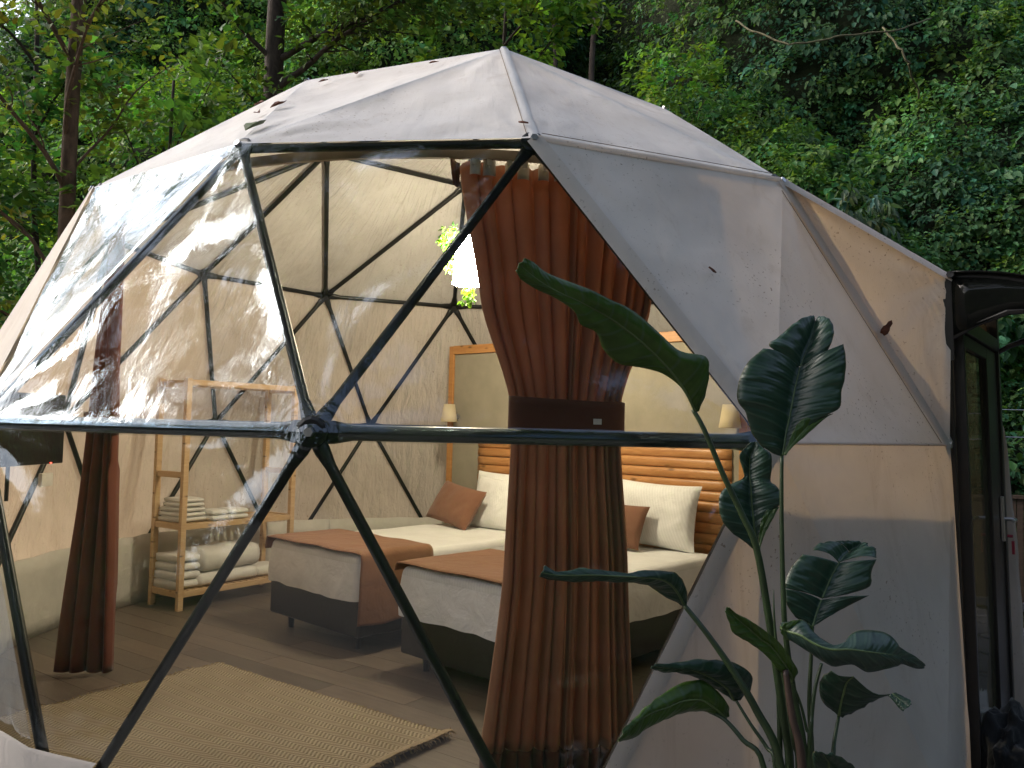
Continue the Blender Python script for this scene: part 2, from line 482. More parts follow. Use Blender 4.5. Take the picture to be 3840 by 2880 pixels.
LEAVES= [["g1",[[[0.623,-3.345,1.541],[0.627,-3.346,1.541],[0.637,-3.344,1.549],[0.596,-3.369,1.583],[0.606,-3.373,1.569],[0.649,-3.365,1.587],[0.562,-3.396,1.617],[0.577,-3.401,1.608],[0.652,-3.386,1.651],[0.51,-3.42,1.645],[0.535,-3.428,1.65],[0.638,-3.408,1.694],[0.448,-3.437,1.657],[0.486,-3.455,1.691],[0.557,-3.441,1.705],[0.387,-3.454,1.665],[0.438,-3.481,1.726],[0.497,-3.47,1.745],[0.34,-3.482,1.7],[0.386,-3.508,1.758],[0.439,-3.497,1.786],[0.316,-3.517,1.739],[0.341,-3.534,1.781],[0.393,-3.523,1.809],[0.272,-3.542,1.755],[0.296,-3.559,1.799],[0.347,-3.549,1.822],[0.25,-3.576,1.785],[0.258,-3.585,1.811],[0.293,-3.576,1.841],[0.197,-3.604,1.813],[0.211,-3.611,1.825],[0.235,-3.603,1.855],[0.147,-3.628,1.83],[0.165,-3.637,1.843],[0.174,-3.631,1.871],[0.109,-3.654,1.848],[0.124,-3.663,1.866],[0.138,-3.657,1.891],[0.093,-3.682,1.864],[0.101,-3.69,1.881],[0.117,-3.685,1.894]]]],["d2",[[[0.848,-3.403,1.426],[0.856,-3.401,1.426],[0.861,-3.404,1.43],[0.799,-3.412,1.449],[0.865,-3.393,1.463],[0.888,-3.404,1.459],[0.765,-3.415,1.488],[0.872,-3.385,1.49],[0.923,-3.41,1.492],[0.748,-3.417,1.54],[0.884,-3.377,1.533],[0.968,-3.419,1.538],[0.723,-3.419,1.576],[0.894,-3.37,1.572],[1.007,-3.425,1.563],[0.727,-3.413,1.619],[0.903,-3.362,1.605],[1.015,-3.416,1.606],[0.737,-3.404,1.647],[0.912,-3.354,1.633],[1.028,-3.412,1.654],[0.762,-3.393,1.686],[0.922,-3.345,1.658],[1.032,-3.405,1.703],[0.809,-3.376,1.725],[0.929,-3.337,1.678],[1.029,-3.396,1.742]],[[0.915,-3.346,1.673],[0.929,-3.342,1.681],[0.946,-3.351,1.686],[0.832,-3.361,1.734],[0.944,-3.327,1.707],[0.996,-3.352,1.717],[0.86,-3.342,1.759],[0.962,-3.312,1.737],[1.023,-3.346,1.769],[0.913,-3.319,1.802],[0.979,-3.298,1.772],[1.029,-3.327,1.804],[0.956,-3.297,1.828],[0.992,-3.283,1.803],[1.025,-3.303,1.827],[0.994,-3.274,1.838],[1.002,-3.267,1.822],[1.011,-3.275,1.837]]]],["d3",[[[0.833,-3.267,1.144],[0.837,-3.265,1.141],[0.839,-3.268,1.146],[0.798,-3.27,1.171],[0.835,-3.26,1.174],[0.85,-3.267,1.175],[0.76,-3.273,1.196],[0.831,-3.254,1.206],[0.861,-3.267,1.208],[0.73,-3.275,1.229],[0.829,-3.248,1.239],[0.874,-3.269,1.242],[0.72,-3.272,1.267],[0.827,-3.242,1.272],[0.895,-3.273,1.277],[0.724,-3.265,1.306],[0.826,-3.237,1.306],[0.909,-3.274,1.302],[0.754,-3.251,1.333],[0.826,-3.231,1.334],[0.893,-3.261,1.334],[0.803,-3.231,1.353],[0.825,-3.225,1.356],[0.88,-3.249,1.347],[0.805,-3.225,1.373],[0.826,-3.219,1.384],[0.884,-3.245,1.387],[0.793,-3.223,1.418],[0.83,-3.213,1.418],[0.884,-3.238,1.426],[0.813,-3.215,1.441],[0.842,-3.208,1.444],[0.862,-3.217,1.448],[0.83,-3.207,1.458],[0.849,-3.202,1.462],[0.86,-3.206,1.459]]]],["d4",[[[0.944,-3.384,0.962],[0.953,-3.382,0.958],[0.959,-3.385,0.963],[0.903,-3.385,0.984],[0.962,-3.373,0.977],[0.999,-3.387,0.988],[0.877,-3.385,1.023],[0.975,-3.365,1.005],[1.039,-3.388,1.011],[0.875,-3.381,1.059],[0.987,-3.357,1.026],[1.105,-3.399,1.049]],[[0.875,-3.38,1.062],[0.99,-3.355,1.03],[1.051,-3.377,1.046],[0.88,-3.374,1.085],[1.005,-3.348,1.057],[1.112,-3.386,1.071],[0.899,-3.367,1.119],[1.024,-3.341,1.092],[1.121,-3.376,1.11],[0.933,-3.358,1.152],[1.047,-3.334,1.126],[1.14,-3.368,1.143]],[[0.964,-3.352,1.163],[1.048,-3.333,1.127],[1.14,-3.366,1.147],[0.984,-3.335,1.177],[1.071,-3.315,1.142],[1.15,-3.344,1.165],[1.036,-3.312,1.184],[1.093,-3.298,1.152],[1.156,-3.321,1.17]],[[1.048,-3.308,1.184],[1.094,-3.296,1.154],[1.141,-3.313,1.165],[1.09,-3.296,1.184],[1.121,-3.289,1.166],[1.148,-3.299,1.177],[1.129,-3.283,1.182],[1.138,-3.281,1.177],[1.149,-3.285,1.179]]]],["d5",[[[0.589,-3.361,1.006],[0.597,-3.368,1.008],[0.606,-3.362,1.014],[0.528,-3.373,1.04],[0.569,-3.408,1.048],[0.598,-3.393,1.05],[0.482,-3.395,1.071],[0.54,-3.445,1.078],[0.577,-3.425,1.085],[0.446,-3.428,1.081],[0.503,-3.478,1.098],[0.548,-3.452,1.111],[0.409,-3.47,1.089],[0.449,-3.507,1.107],[0.492,-3.48,1.122],[0.356,-3.502,1.094],[0.388,-3.532,1.113],[0.409,-3.519,1.12],[0.296,-3.526,1.096],[0.324,-3.555,1.119],[0.339,-3.542,1.131],[0.238,-3.546,1.101],[0.266,-3.574,1.121],[0.281,-3.559,1.136],[0.198,-3.574,1.11],[0.214,-3.591,1.124],[0.224,-3.583,1.131],[0.173,-3.596,1.121],[0.179,-3.606,1.132],[0.188,-3.591,1.148]]]],["g6",[[[0.865,-3.454,0.832],[0.869,-3.452,0.828],[0.872,-3.454,0.832],[0.845,-3.469,0.849],[0.861,-3.464,0.85],[0.876,-3.473,0.86],[0.817,-3.484,0.869],[0.844,-3.475,0.874],[0.859,-3.486,0.889],[0.793,-3.496,0.896],[0.82,-3.487,0.903],[0.835,-3.498,0.92],[0.765,-3.508,0.922],[0.792,-3.498,0.934],[0.809,-3.51,0.948],[0.732,-3.519,0.944],[0.762,-3.509,0.954],[0.778,-3.521,0.972],[0.699,-3.532,0.963],[0.731,-3.52,0.98],[0.746,-3.531,0.994],[0.676,-3.543,0.98],[0.701,-3.531,1.003],[0.715,-3.54,1.013],[0.667,-3.549,1.004],[0.679,-3.542,1.021],[0.685,-3.546,1.027],[0.652,-3.557,1.035],[0.659,-3.553,1.044],[0.665,-3.556,1.042]]]],["b7",[[[0.833,-3.467,0.964],[0.828,-3.477,0.978],[0.839,-3.467,0.987],[0.833,-3.496,0.955],[0.834,-3.513,0.975],[0.858,-3.488,0.997],[0.851,-3.519,0.947],[0.854,-3.541,0.973],[0.878,-3.51,1.002],[0.887,-3.536,0.925],[0.881,-3.561,0.958],[0.89,-3.536,0.981],[0.94,-3.535,0.895],[0.918,-3.573,0.946],[0.923,-3.561,0.957],[0.987,-3.545,0.903],[0.967,-3.579,0.948],[0.962,-3.558,0.961],[1.038,-3.528,0.878],[1.01,-3.576,0.943],[1.004,-3.528,0.98],[1.086,-3.528,0.887],[1.053,-3.565,0.936],[1.055,-3.513,0.981],[1.119,-3.52,0.892],[1.096,-3.546,0.927],[1.108,-3.504,0.967],[1.142,-3.504,0.893],[1.132,-3.519,0.913],[1.14,-3.498,0.933],[1.196,-3.467,0.871],[1.182,-3.484,0.895],[1.192,-3.473,0.905],[1.235,-3.435,0.865],[1.236,-3.441,0.871],[1.241,-3.436,0.875]]]],["d8",[[[1.024,-3.368,0.72],[1.032,-3.373,0.713],[1.047,-3.369,0.711],[0.986,-3.373,0.751],[1.027,-3.395,0.753],[1.081,-3.377,0.728],[0.97,-3.387,0.794],[1.025,-3.417,0.789],[1.112,-3.387,0.752],[0.97,-3.409,0.83],[1.024,-3.439,0.825],[1.153,-3.396,0.777],[0.984,-3.433,0.853],[1.032,-3.46,0.846],[1.17,-3.413,0.785]],[[1.135,-3.442,0.791],[1.147,-3.443,0.797],[1.156,-3.443,0.799],[1.147,-3.455,0.779],[1.157,-3.456,0.789],[1.169,-3.457,0.794],[1.151,-3.468,0.769],[1.165,-3.47,0.779],[1.181,-3.471,0.789],[1.156,-3.482,0.764],[1.17,-3.483,0.774],[1.178,-3.484,0.782]]]],["d9",[[[0.751,-3.307,0.733],[0.758,-3.311,0.733],[0.782,-3.302,0.737],[0.711,-3.328,0.763],[0.728,-3.341,0.775],[0.805,-3.309,0.763],[0.668,-3.353,0.79],[0.688,-3.369,0.805],[0.807,-3.32,0.802],[0.624,-3.382,0.818],[0.645,-3.397,0.83],[0.766,-3.346,0.839],[0.573,-3.406,0.834],[0.597,-3.424,0.85],[0.711,-3.375,0.859],[0.527,-3.433,0.844],[0.551,-3.452,0.86],[0.64,-3.411,0.874],[0.499,-3.469,0.859],[0.511,-3.479,0.869],[0.56,-3.456,0.877],[0.475,-3.503,0.875],[0.479,-3.506,0.88],[0.492,-3.5,0.884]]]],["g10",[[[0.714,-3.354,0.697],[0.721,-3.358,0.699],[0.731,-3.352,0.707],[0.664,-3.368,0.719],[0.685,-3.383,0.732],[0.725,-3.366,0.736],[0.611,-3.379,0.722],[0.638,-3.408,0.764],[0.689,-3.383,0.78],[0.557,-3.396,0.713],[0.582,-3.43,0.768],[0.635,-3.395,0.815],[0.513,-3.42,0.705],[0.533,-3.453,0.758],[0.57,-3.42,0.807],[0.47,-3.438,0.687],[0.49,-3.475,0.752],[0.509,-3.453,0.786],[0.437,-3.463,0.68],[0.452,-3.498,0.741],[0.47,-3.48,0.767],[0.401,-3.499,0.686],[0.416,-3.521,0.721],[0.432,-3.505,0.743],[0.387,-3.539,0.702],[0.391,-3.544,0.711],[0.404,-3.53,0.731]]]],["g2f",[[[0.85,-3.431,1.432],[0.852,-3.431,1.431],[0.853,-3.431,1.432],[0.863,-3.424,1.459],[0.872,-3.423,1.455],[0.88,-3.425,1.456],[0.881,-3.419,1.499],[0.905,-3.416,1.491],[0.923,-3.42,1.492],[0.911,-3.412,1.531],[0.94,-3.41,1.523],[0.966,-3.415,1.529],[0.97,-3.404,1.544],[0.985,-3.403,1.543],[0.997,-3.405,1.548]]]],["g3f",[[[0.831,-3.286,1.154],[0.833,-3.286,1.153],[0.834,-3.286,1.155],[0.835,-3.283,1.199],[0.845,-3.282,1.198],[0.855,-3.284,1.204],[0.843,-3.279,1.237],[0.86,-3.278,1.236],[0.877,-3.281,1.243],[0.859,-3.275,1.265],[0.877,-3.274,1.266],[0.895,-3.277,1.276]]]],["g7f",[[[0.816,-3.508,0.973],[0.817,-3.507,0.982],[0.82,-3.509,0.992],[0.829,-3.507,0.954],[0.837,-3.505,0.973],[0.843,-3.511,1.001],[0.851,-3.506,0.95],[0.86,-3.504,0.973],[0.866,-3.51,1.005],[0.882,-3.504,0.946],[0.886,-3.502,0.967],[0.892,-3.507,0.993],[0.905,-3.502,0.946],[0.906,-3.5,0.963],[0.906,-3.503,0.977]]]],["d11",[[[0.899,-3.559,0.6],[0.922,-3.563,0.596],[0.97,-3.56,0.612],[0.87,-3.593,0.665],[0.905,-3.599,0.673],[0.978,-3.593,0.654],[0.852,-3.628,0.706],[0.885,-3.633,0.697],[0.941,-3.629,0.69],[0.845,-3.664,0.729],[0.859,-3.667,0.727],[0.888,-3.664,0.723]]]]]
STALKS= [[[[0.62,-3.346,1.549],[0.65,-3.359,1.491],[0.698,-3.37,1.376],[0.751,-3.381,1.263],[0.79,-3.392,1.17],[0.826,-3.398,0.971],[0.869,-3.401,0.698],[0.881,-3.41,0.586],[0.875,-3.427,0.263],[0.866,-3.44,-0.027],[0.855,-3.45,-0.25]],0.0095],[[[0.855,-3.401,1.427],[0.851,-3.413,1.281],[0.852,-3.424,1.095],[0.856,-3.437,0.949],[0.875,-3.45,0.795],[0.903,-3.462,0.608],[0.896,-3.461,0.256],[0.88,-3.457,-0.04],[0.861,-3.45,-0.25]],0.0075],[[[0.834,-3.265,1.146],[0.843,-3.302,1.059],[0.85,-3.337,0.957],[0.86,-3.372,0.837],[0.859,-3.408,0.424],[0.855,-3.435,0.046],[0.85,-3.45,-0.25]],0.006],[[[0.953,-3.382,0.958],[0.944,-3.394,0.869],[0.936,-3.404,0.751],[0.94,-3.413,0.588],[0.917,-3.428,0.25],[0.892,-3.441,-0.04],[0.87,-3.45,-0.25]],0.0065],[[[0.597,-3.368,1.008],[0.653,-3.397,0.939],[0.715,-3.426,0.851],[0.771,-3.454,0.756],[0.831,-3.479,0.614],[0.851,-3.476,0.273],[0.854,-3.465,-0.027],[0.843,-3.45,-0.25]],0.01],[[[0.955,-3.438,0.874],[0.934,-3.447,0.812],[0.921,-3.457,0.744],[0.913,-3.466,0.677],[0.893,-3.463,0.334],[0.876,-3.457,0.011],[0.863,-3.45,-0.25]],0.006],[[[1.032,-3.373,0.713],[0.999,-3.419,0.66],[0.972,-3.465,0.609],[0.931,-3.473,0.295],[0.899,-3.466,-0.005],[0.878,-3.45,-0.25]],0.0065],[[[0.763,-3.312,0.734],[0.794,-3.344,0.68],[0.829,-3.376,0.628],[0.843,-3.408,0.586],[0.847,-3.432,0.281],[0.848,-3.446,-0.01],[0.846,-3.45,-0.25]],0.006],[[[0.673,-3.357,0.717],[0.708,-3.391,0.706],[0.747,-3.425,0.665],[0.793,-3.457,0.605],[0.82,-3.463,0.289],[0.833,-3.46,-0.009],[0.833,-3.45,-0.25]],0.007],[[[0.868,-3.452,0.83],[0.892,-3.456,0.768],[0.905,-3.461,0.708],[0.911,-3.465,0.663],[0.895,-3.461,0.331],[0.879,-3.456,0.012],[0.863,-3.45,-0.25]],0.0045],[[[0.825,-3.431,1.066],[0.824,-3.438,1.0],[0.829,-3.445,0.925],[0.852,-3.45,0.812],[0.874,-3.454,0.672],[0.884,-3.461,0.607],[0.877,-3.459,0.289],[0.867,-3.455,-0.009],[0.856,-3.45,-0.25]],0.004],[[[0.839,-3.482,0.869],[0.851,-3.497,0.758],[0.873,-3.512,0.628],[0.872,-3.494,0.285],[0.865,-3.472,-0.02],[0.853,-3.45,-0.25]],0.012]]

# ================================================================== SETTING
R = 3.0
AZ = -.696
ZB = 1.455
def node(kind, i):
    r, z = {'A': (1, 0), 'U': (.794, .391), 'M': (.42, .68), 'C': (1.038, -.445)}[kind]
    th = i * pi / 6 + AZ
    return V(r * sin(th) * R, -r * cos(th) * R, ZB + z * R)
ZEN = V(0, 0, ZB + .735 * R)
POST_B = V(2.235, -1.975, -.02)      # foot of the door jamb
POST_T = V(2.103, -2.043, 2.192)     # top corner of the door frame
def post(z): return POST_B.lerp(POST_T, (z + .02) / 2.212)
DD = V(.64, .77, 0).normalized()      # along the door
DN = V(.77, -.64, 0).normalized()     # outward through the door
FAR_B = POST_B + DD * 1.12; FAR_T = POST_T + DD * 1.10

# hill ----------------------------------------------------------------
def hill_y0(x):
    return 4.5 - .25 * max(x, 0) + .10 * max(-x, 0)
def sstep(a, b, x):
    t = min(1, max(0, (x - a) / (b - a))); return t * t * (3 - 2 * t)
def hill(x, s):
    q = Vector((x * .33, s * .33, 1.7))
    lump = noise.noise(q) * 1.1 + noise.noise(q * 2.7) * .55 + noise.noise(q * 7.) * .20
    gully = 3.2 * math.exp(-((x - 1.9 - s * .05) / 1.25) ** 2) * sstep(3.5, 8.5, s)
    xx = x
    y = hill_y0(x) + s * .52 + gully - lump * .8
    z = -.22 + s * .85 + lump * .5
    fall = sstep(8.0, 13.5, -x)          # the slope runs out to the left
    z = z * (1 - .8 * fall)
    return V(xx, y, z)

mb = MB(); mb.grid(lambda a, b: hill(-16 + 34 * a, -.6 + 17.5 * b), 90, 50)
o = mb.build('hillside', M['soil'], smooth=True); tag(o, 'steep wooded slope rising behind the dome tent', kind='structure')
def _ground(a, b):
    x = (a - .5) * 2; y = (b - .5) * 2
    x = 160 * x * abs(x) ** 1.2; y = 160 * y * abs(y) ** 1.2
    return V(x, y, -.24 + .02 * noise.noise(V(x, y, 0)))
mb = MB(); mb.grid(_ground, 60, 60)
o = mb.build('ground', M['grnd'], smooth=True); tag(o, 'gravelly ground around the dome tent', kind='structure')

# platform and floor --------------------------------------------------
mb = MB()
mb.lathe([(0, -.03), (3.30, -.03), (3.30, -.30)], (0, 0, 0), 48)
o = mb.build('platform', M['deck']); tag(o, 'concrete platform under the dome tent', kind='structure')

floor = empty('floor', (0, 0, 0), 'grey brown laminate floor inside the dome', kind='structure')
circ = [(2.99 * cos(2 * pi * k / 36), 2.99 * sin(2 * pi * k / 36)) for k in range(36)]
def clip_poly(poly, clip):
    out = poly
    for i in range(len(clip)):
        a = clip[i]; b = clip[(i + 1) % len(clip)]
        inp = out; out = []
        if not inp: return []
        def side(p): return (b[0] - a[0]) * (p[1] - a[1]) - (b[1] - a[1]) * (p[0] - a[0])
        for k in range(len(inp)):
            p = inp[k]; q = inp[(k + 1) % len(inp)]
            sp, sq = side(p), side(q)
            if sp >= 0: out.append(p)
            if (sp >= 0) != (sq >= 0):
                t = sp / (sp - sq); out.append((p[0] + (q[0] - p[0]) * t, p[1] + (q[1] - p[1]) * t))
    return out
pa = V(.786, -.618, 0); pb = V(.618, .786, 0)
PW, PL = .185, 1.22
for j in range(-17, 18):
    sh = (j * .437) % 1.0 * PL
    for i in range(-4, 4):
        x0 = i * PL + sh + .0012; x1 = x0 + PL - .0024; y0 = j * PW + .0012; y1 = y0 + PW - .0024
        P4 = [(pa.x * x + pb.x * y, pa.y * x + pb.y * y) for x, y in ((x0, y0), (x1, y0), (x1, y1), (x0, y1))]
        poly = clip_poly(P4, circ)
        if len(poly) < 3: continue
        n = len(poly); zt = rnd(-.0006, 0)
        mb = MB(); mb.add([(p[0], p[1], zt) for p in poly] + [(p[0], p[1], -.012) for p in poly],
                          [tuple(range(n))] + [(k, (k + 1) % n, n + (k + 1) % n, n + k)[::-1] for k in range(n)])
        cx = sum(p[0] for p in poly) / n; cy = sum(p[1] for p in poly) / n
        mb.build('plank', M['plank'], floor, origin=(cx, cy, 0))
mb = MB(); mb.lathe([(0, -.014), (3.0, -.014)], (0, 0, 0), 48)
mb.build('subfloor', M['bedbase'], floor)

# flagstones beyond the door --------------------------------------------
pav = empty('pavement', (4.5, .5, -.2), 'dark slate flagstone path by the tent door', kind='structure')
mb = MB(); mb.add([(2.9, -2.6, -.225), (9.5, -2.6, -.225), (9.5, 3.2, -.225), (2.9, 3.2, -.225)], [(0, 1, 2, 3)])
mb.build('mortar', M['soil'], pav)
gx = {}
def gp(i, j):
    if (i, j) not in gx:
        gx[i, j] = (3.2 + i * .55 + rnd(-.13, .13), -2.4 + j * .45 + rnd(-.11, .11))
    return gx[i, j]
for i in range(9):
    for j in range(12):
        c4 = [gp(i, j), gp(i + 1, j), gp(i + 1, j + 1), gp(i, j + 1)]
        cx = sum(p[0] for p in c4) / 4; cy = sum(p[1] for p in c4) / 4
        if cy > hill_y0(cx) - 1.35: continue
        L = [(cx + (p[0] - cx) * .94, cy + (p[1] - cy) * .94) for p in c4]
        zt = -.20 + rnd(-.006, .006)
        mb = MB(); mb.add([(p[0], p[1], zt) for p in L] + [(p[0], p[1], -.24) for p in L],
                          [(0, 1, 2, 3)] + [(k, (k + 1) % 4, 4 + (k + 1) % 4, 4 + k)[::-1] for k in range(4)])
        mb.build('flagstone', M['slate'], pav, origin=(cx, cy, zt), bevel=.008)

# ================================================================== DOME TENT
tent = empty('dome_tent', (0, 0, 0), 'cream geodesic dome tent with black steel struts and clear vinyl window', 'tent')
CEN = V(0, 0, 1.5)
def strut(a, b, r=.019, name='strut'):
    d = (b - a); L = d.length; t = d / L
    n = ((a + b) / 2 - CEN).normalized(); n = (n - t * n.dot(t)).normalized()
    a1 = a + t * .015; b1 = b - t * .015
    pts = [a1, a + t * .07, a + t * .13, b - t * .13, b - t * .07, b1]
    w = (r * 1.45, r * .42)
    rad = [w, w, (r, r), (r, r), w, w]
    mb = MB(); mb.tube(pts, rad, 10, True, flat=n)
    return mb.build(name, M['steel'], tent, smooth=True)
def hub(p, big=False):
    n = (p - CEN).normalized()
    a = n.cross(V(0, 0, 1))
    if a.length < .1: a = V(1, 0, 0)
    a.normalize(); b = n.cross(a)
    mb = MB(); r = .052
    rings = [[p + (a * cos(2 * pi * k / 12) + b * sin(2 * pi * k / 12)) * rr + n * h for k in range(12)] for rr, h in ((r, -.012), (r, .012), (r * .8, .016))]
    vs = [q for g in rings for q in g]
    fs = [(i * 12 + k, i * 12 + (k + 1) % 12, (i + 1) * 12 + (k + 1) % 12, (i + 1) * 12 + k) for i in range(2) for k in range(12)]
    fs += [tuple(range(11, -1, -1)), tuple(24 + k for k in range(12))]
    mb.add(vs, fs)
    h = mb.build('hub', M['steel'], tent, smooth=False)
    mb = MB(); mb.tube([p + n * .012, p + n * .040], .016, 6)
    mb.build('bolt', M['bolt'], h)
def H(x): return x % 12
A = {i: node('A', i) for i in range(12)}
U = {i: node('U', i + .5) for i in range(12)}       # U[i] sits between A[i] and A[i+1]
Cn = {i: node('C', i + .5) for i in range(12)}
Mn = {i: node('M', i + .5) for i in (1, 3, 5, 7, 9, 11)}
A[3] = post(1.455) - DN * .03 - DD * .03
edges = []
for i in range(12):
    edges += [(A[i], A[H(i + 1)]), (U[i], U[H(i + 1)]), (A[i], U[i]), (A[H(i + 1)], U[i]), (A[i], Cn[i]), (A[H(i + 1)], Cn[i])]
for i in (1, 3, 5, 7, 9, 11):
    for d in (-1, 0, 1): edges.append((Mn[i], U[H(i + d)]))
    edges += [(Mn[i], Mn[H(i + 2)]), (Mn[i], ZEN)]
for a, b in edges:
    if (a is A[3] and b is A[4]) or (a is A[4] and b is A[3]): continue
    if (a is A[3] and b is Cn[2]) or (a is A[2] and any(b is q for q in (Cn[2], A[3], U[2]))): continue   # struts left out so they cast no shadow on the canvas
    if a is A[4] and b is Cn[3] or a is A[3] and b is Cn[3]: continue
    front = (a.y + b.y) / 2 < -2.0 and abs(a.z - ZB) < .01 and abs(b.z - ZB) < .01
    strut(a, b, .026 if front else .019)
for d in (A, U, Mn): 
    for p in d.values(): hub(p)
hub(ZEN)

# panels: subdivided triangles pushed outward from the frame, slightly slack
def panel(name, a, b, c, mat, n=14, off=.032, sag=.02, wob=.008, seed=0, label=None, freq=2.2):
    near = min(a.y, b.y, c.y) < -.9
    n = 46 if near else 24
    clr = mat is M['clear']
    nn = (b - a).cross(c - a).normalized()
    if nn.dot((a + b + c) / 3 - CEN) < 0: nn = -nn
    vs = []; idx = {}
    for i in range(n + 1):
        for j in range(n + 1 - i):
            u, v = i / n, j / n; w = 1 - u - v
            p = a * w + b * u + c * v
            k = 27 * u * v * w
            q = p * freq + V(seed * 3.1, seed, 0)
            h = off - sag * k * .8 + wob * (noise.noise(q) + .5 * noise.noise(q * 2.3)) * min(1, k * 2.5)
            for (q0, q1, q2) in ((a, b, c), (b, c, a), (c, a, b)):      # tension creases fanning out of each corner
                e = p - q0; dd = e.length
                if dd < .8 and dd > .02:
                    e1 = (q1 - q0).normalized(); e2 = (q2 - q0 - e1 * (q2 - q0).dot(e1)).normalized()
                    an = atan2(e.dot(e2), e.dot(e1))
                    cr = noise.noise(V(an * (4.5 if clr else 3.2), seed * 2.7 + q0.x, q0.z)) + .5 * noise.noise(V(an * 10, dd * 1.5, seed + q0.x))
                    h += (.016 if clr else .020) * cr * math.exp(-(dd / .38) ** 2) * min(1, dd / .07) * min(1, k * 6)
            nv = (p - CEN).normalized()
            idx[i, j] = len(vs); vs.append(p + nv * off + nn * (h - off))
    fs = []
    for i in range(n):
        for j in range(n - i):
            t = (idx[i, j], idx[i + 1, j], idx[i, j + 1]); fs.append(t)
            if i + j < n - 1: fs.append((idx[i + 1, j], idx[i + 1, j + 1], idx[i, j + 1]))
    if (Vector(vs[fs[0][1]]) - Vector(vs[fs[0][0]])).cross(Vector(vs[fs[0][2]]) - Vector(vs[fs[0][0]])).dot(nn) < 0:
        fs = [f[::-1] for f in fs]
    mb = MB(); mb.add(vs, fs)
    o = mb.build(name, mat, tent, smooth=True)
    if label: o['label'] = label
    return o
sd = 0
CLEAR_AA = {11: 0}
for i in range(12):
    sd += 1
    a0, a1, u, c0 = A[i], A[H(i + 1)], U[i], Cn[i]
    um, cm = U[H(i - 1)], Cn[H(i - 1)]
    if i == 3:      # door bay
        panel('canvas_panel', U[3], A[4], FAR_T, M['tarp'], seed=sd)
        panel('canvas_panel', A[4], Cn[4], FAR_B, M['tarp'], seed=sd + .3)
        panel('canvas_panel', A[4], FAR_T, FAR_B, M['tarp'], seed=sd + .4)
        panel('canvas_panel', U[2], POST_T, A[3], M['tarp'], seed=sd + .5, off=.03, sag=.045, n=20)
        panel('canvas_panel', U[2], U[3], POST_T, M['tarp'], seed=sd + .6, off=.03)
        panel('canvas_panel', U[3], FAR_T, POST_T, M['tarp'], seed=sd + .7, off=.03)
    else:
        top_clear = i in (0, 1)
        panel('window_panel' if top_clear else 'canvas_panel', a0, a1, u, M['clear'] if top_clear else (M['side'] if i == 2 else M['tarp']), n=22 if top_clear else 14, seed=sd, sag=.03 if top_clear else .02, wob=.02 if top_clear else .008)
        low_clear = i in (0, 1, 11)
        if i == 2:
            panel('canvas_panel', a0, a1, c0, M['tarp'], seed=sd, sag=.01)
        else:
            panel('window_panel' if low_clear else 'canvas_panel', a0, a1, c0, M['clear'] if low_clear else M['tarp'], n=18, seed=sd + .2, sag=.02)
    if i == 3:
        jb = POST_B.copy()
        panel('canvas_panel', A[3], Cn[2], jb, M['tarp'], seed=sd + .9, sag=.0)
        um_ok = True
    uclear = i in (0, 1)      # U[i-1],U[i],A[i]
    if i == 3: pass
    else:
        if i == 4: pass
        panel('window_panel' if uclear else 'canvas_panel', um, u, a0, M['clear'] if uclear else (M['side'] if i == 2 else M['tarp']), n=22 if uclear else 14, seed=sd + .5, wob=.022 if uclear else .012)
    lowc = i in (0, 1)        # C[i-1],C[i],A[i]
    if i in (3, 4): pass
    else:
        panel('window_panel' if lowc else 'canvas_panel', cm, c0, a0, M['clear'] if lowc else M['tarp'], n=16, seed=sd + .7)
for i in (1, 3, 5, 7, 9, 11):
    panel('canvas_panel', Mn[i], U[H(i - 1)], U[i], M['roof'], 20, seed=i + .1, wob=.015)
    panel('canvas_panel', Mn[i], U[i], U[H(i + 1)], M['roof'], 20, seed=i + .2, wob=.015)
    panel('canvas_panel', Mn[i], Mn[H(i + 2)], U[H(i + 1)], M['roof'], 20, seed=i + .3, wob=.015)
    panel('canvas_panel', Mn[i], Mn[H(i + 2)], ZEN, M['roof'], 16, seed=i + .4)

# welded seam strips and stitch lines on the canvas
def seam(a, b, w=.05, off=.036, stitch=None, mat='tarp'):
    t = (b - a).normalized(); n = ((a + b) / 2 - CEN).normalized()
    s = t.cross(n).normalized()
    def fn(x, y):
        p = a.lerp(b, y); nv = (p - CEN).normalized()
        k = x * 2 - 1
        return p + nv * (off + .0045 * (1 - k * k) + .002 * noise.noise(p * 9)) + s * w * k
    mb = MB(); mb.grid(fn, 4, 24)
    o = mb.build('seam', M[mat], tent, smooth=True)
    if stitch:
        mb = MB(); pts = []
        for k in range(17):
            p = a.lerp(b, .03 + .94 * k / 16); nv = (p - CEN).normalized()
            pts.append(p + nv * (off + .001) + s * stitch)
        mb.tube(pts, .0016, 5); mb.build('stitch_line', M['stitch'], o)
seam(U[1], U[2], .016, .034, -.03); seam(U[2], A[3], .05, .034, .075); seam(Mn[1], U[1], .022, .034, .028, 'roof')
seam(A[2], A[3], .006, .034, .0)
seam(U[1], A[2], .035, .032); seam(A[2], Cn[1], .035, .032); seam(U[2], POST_T, .03, .032)
seam(U[11], A[0], .03, .03);

# clear edging: a dark welded strip along the window struts
def edging(a, b, w=.03):
    t = (b - a).normalized(); n = ((a + b) / 2 - CEN).normalized(); s = t.cross(n).normalized()
    def fn(x, y):
        p = a.lerp(b, .06 + .88 * y); nv = (p - CEN).normalized(); k = x * 2 - 1
        return p + nv * (.031 + .006 * (1 - k * k) + .004 * noise.noise(p * 14)) + s * w * k
    mb = MB(); mb.grid(fn, 4, 40); mb.build('window_seam', M['clear'], tent, smooth=True)
for a, b in ((A[0], A[1]), (A[1], A[2]), (U[0], A[0])): edging(a, b)

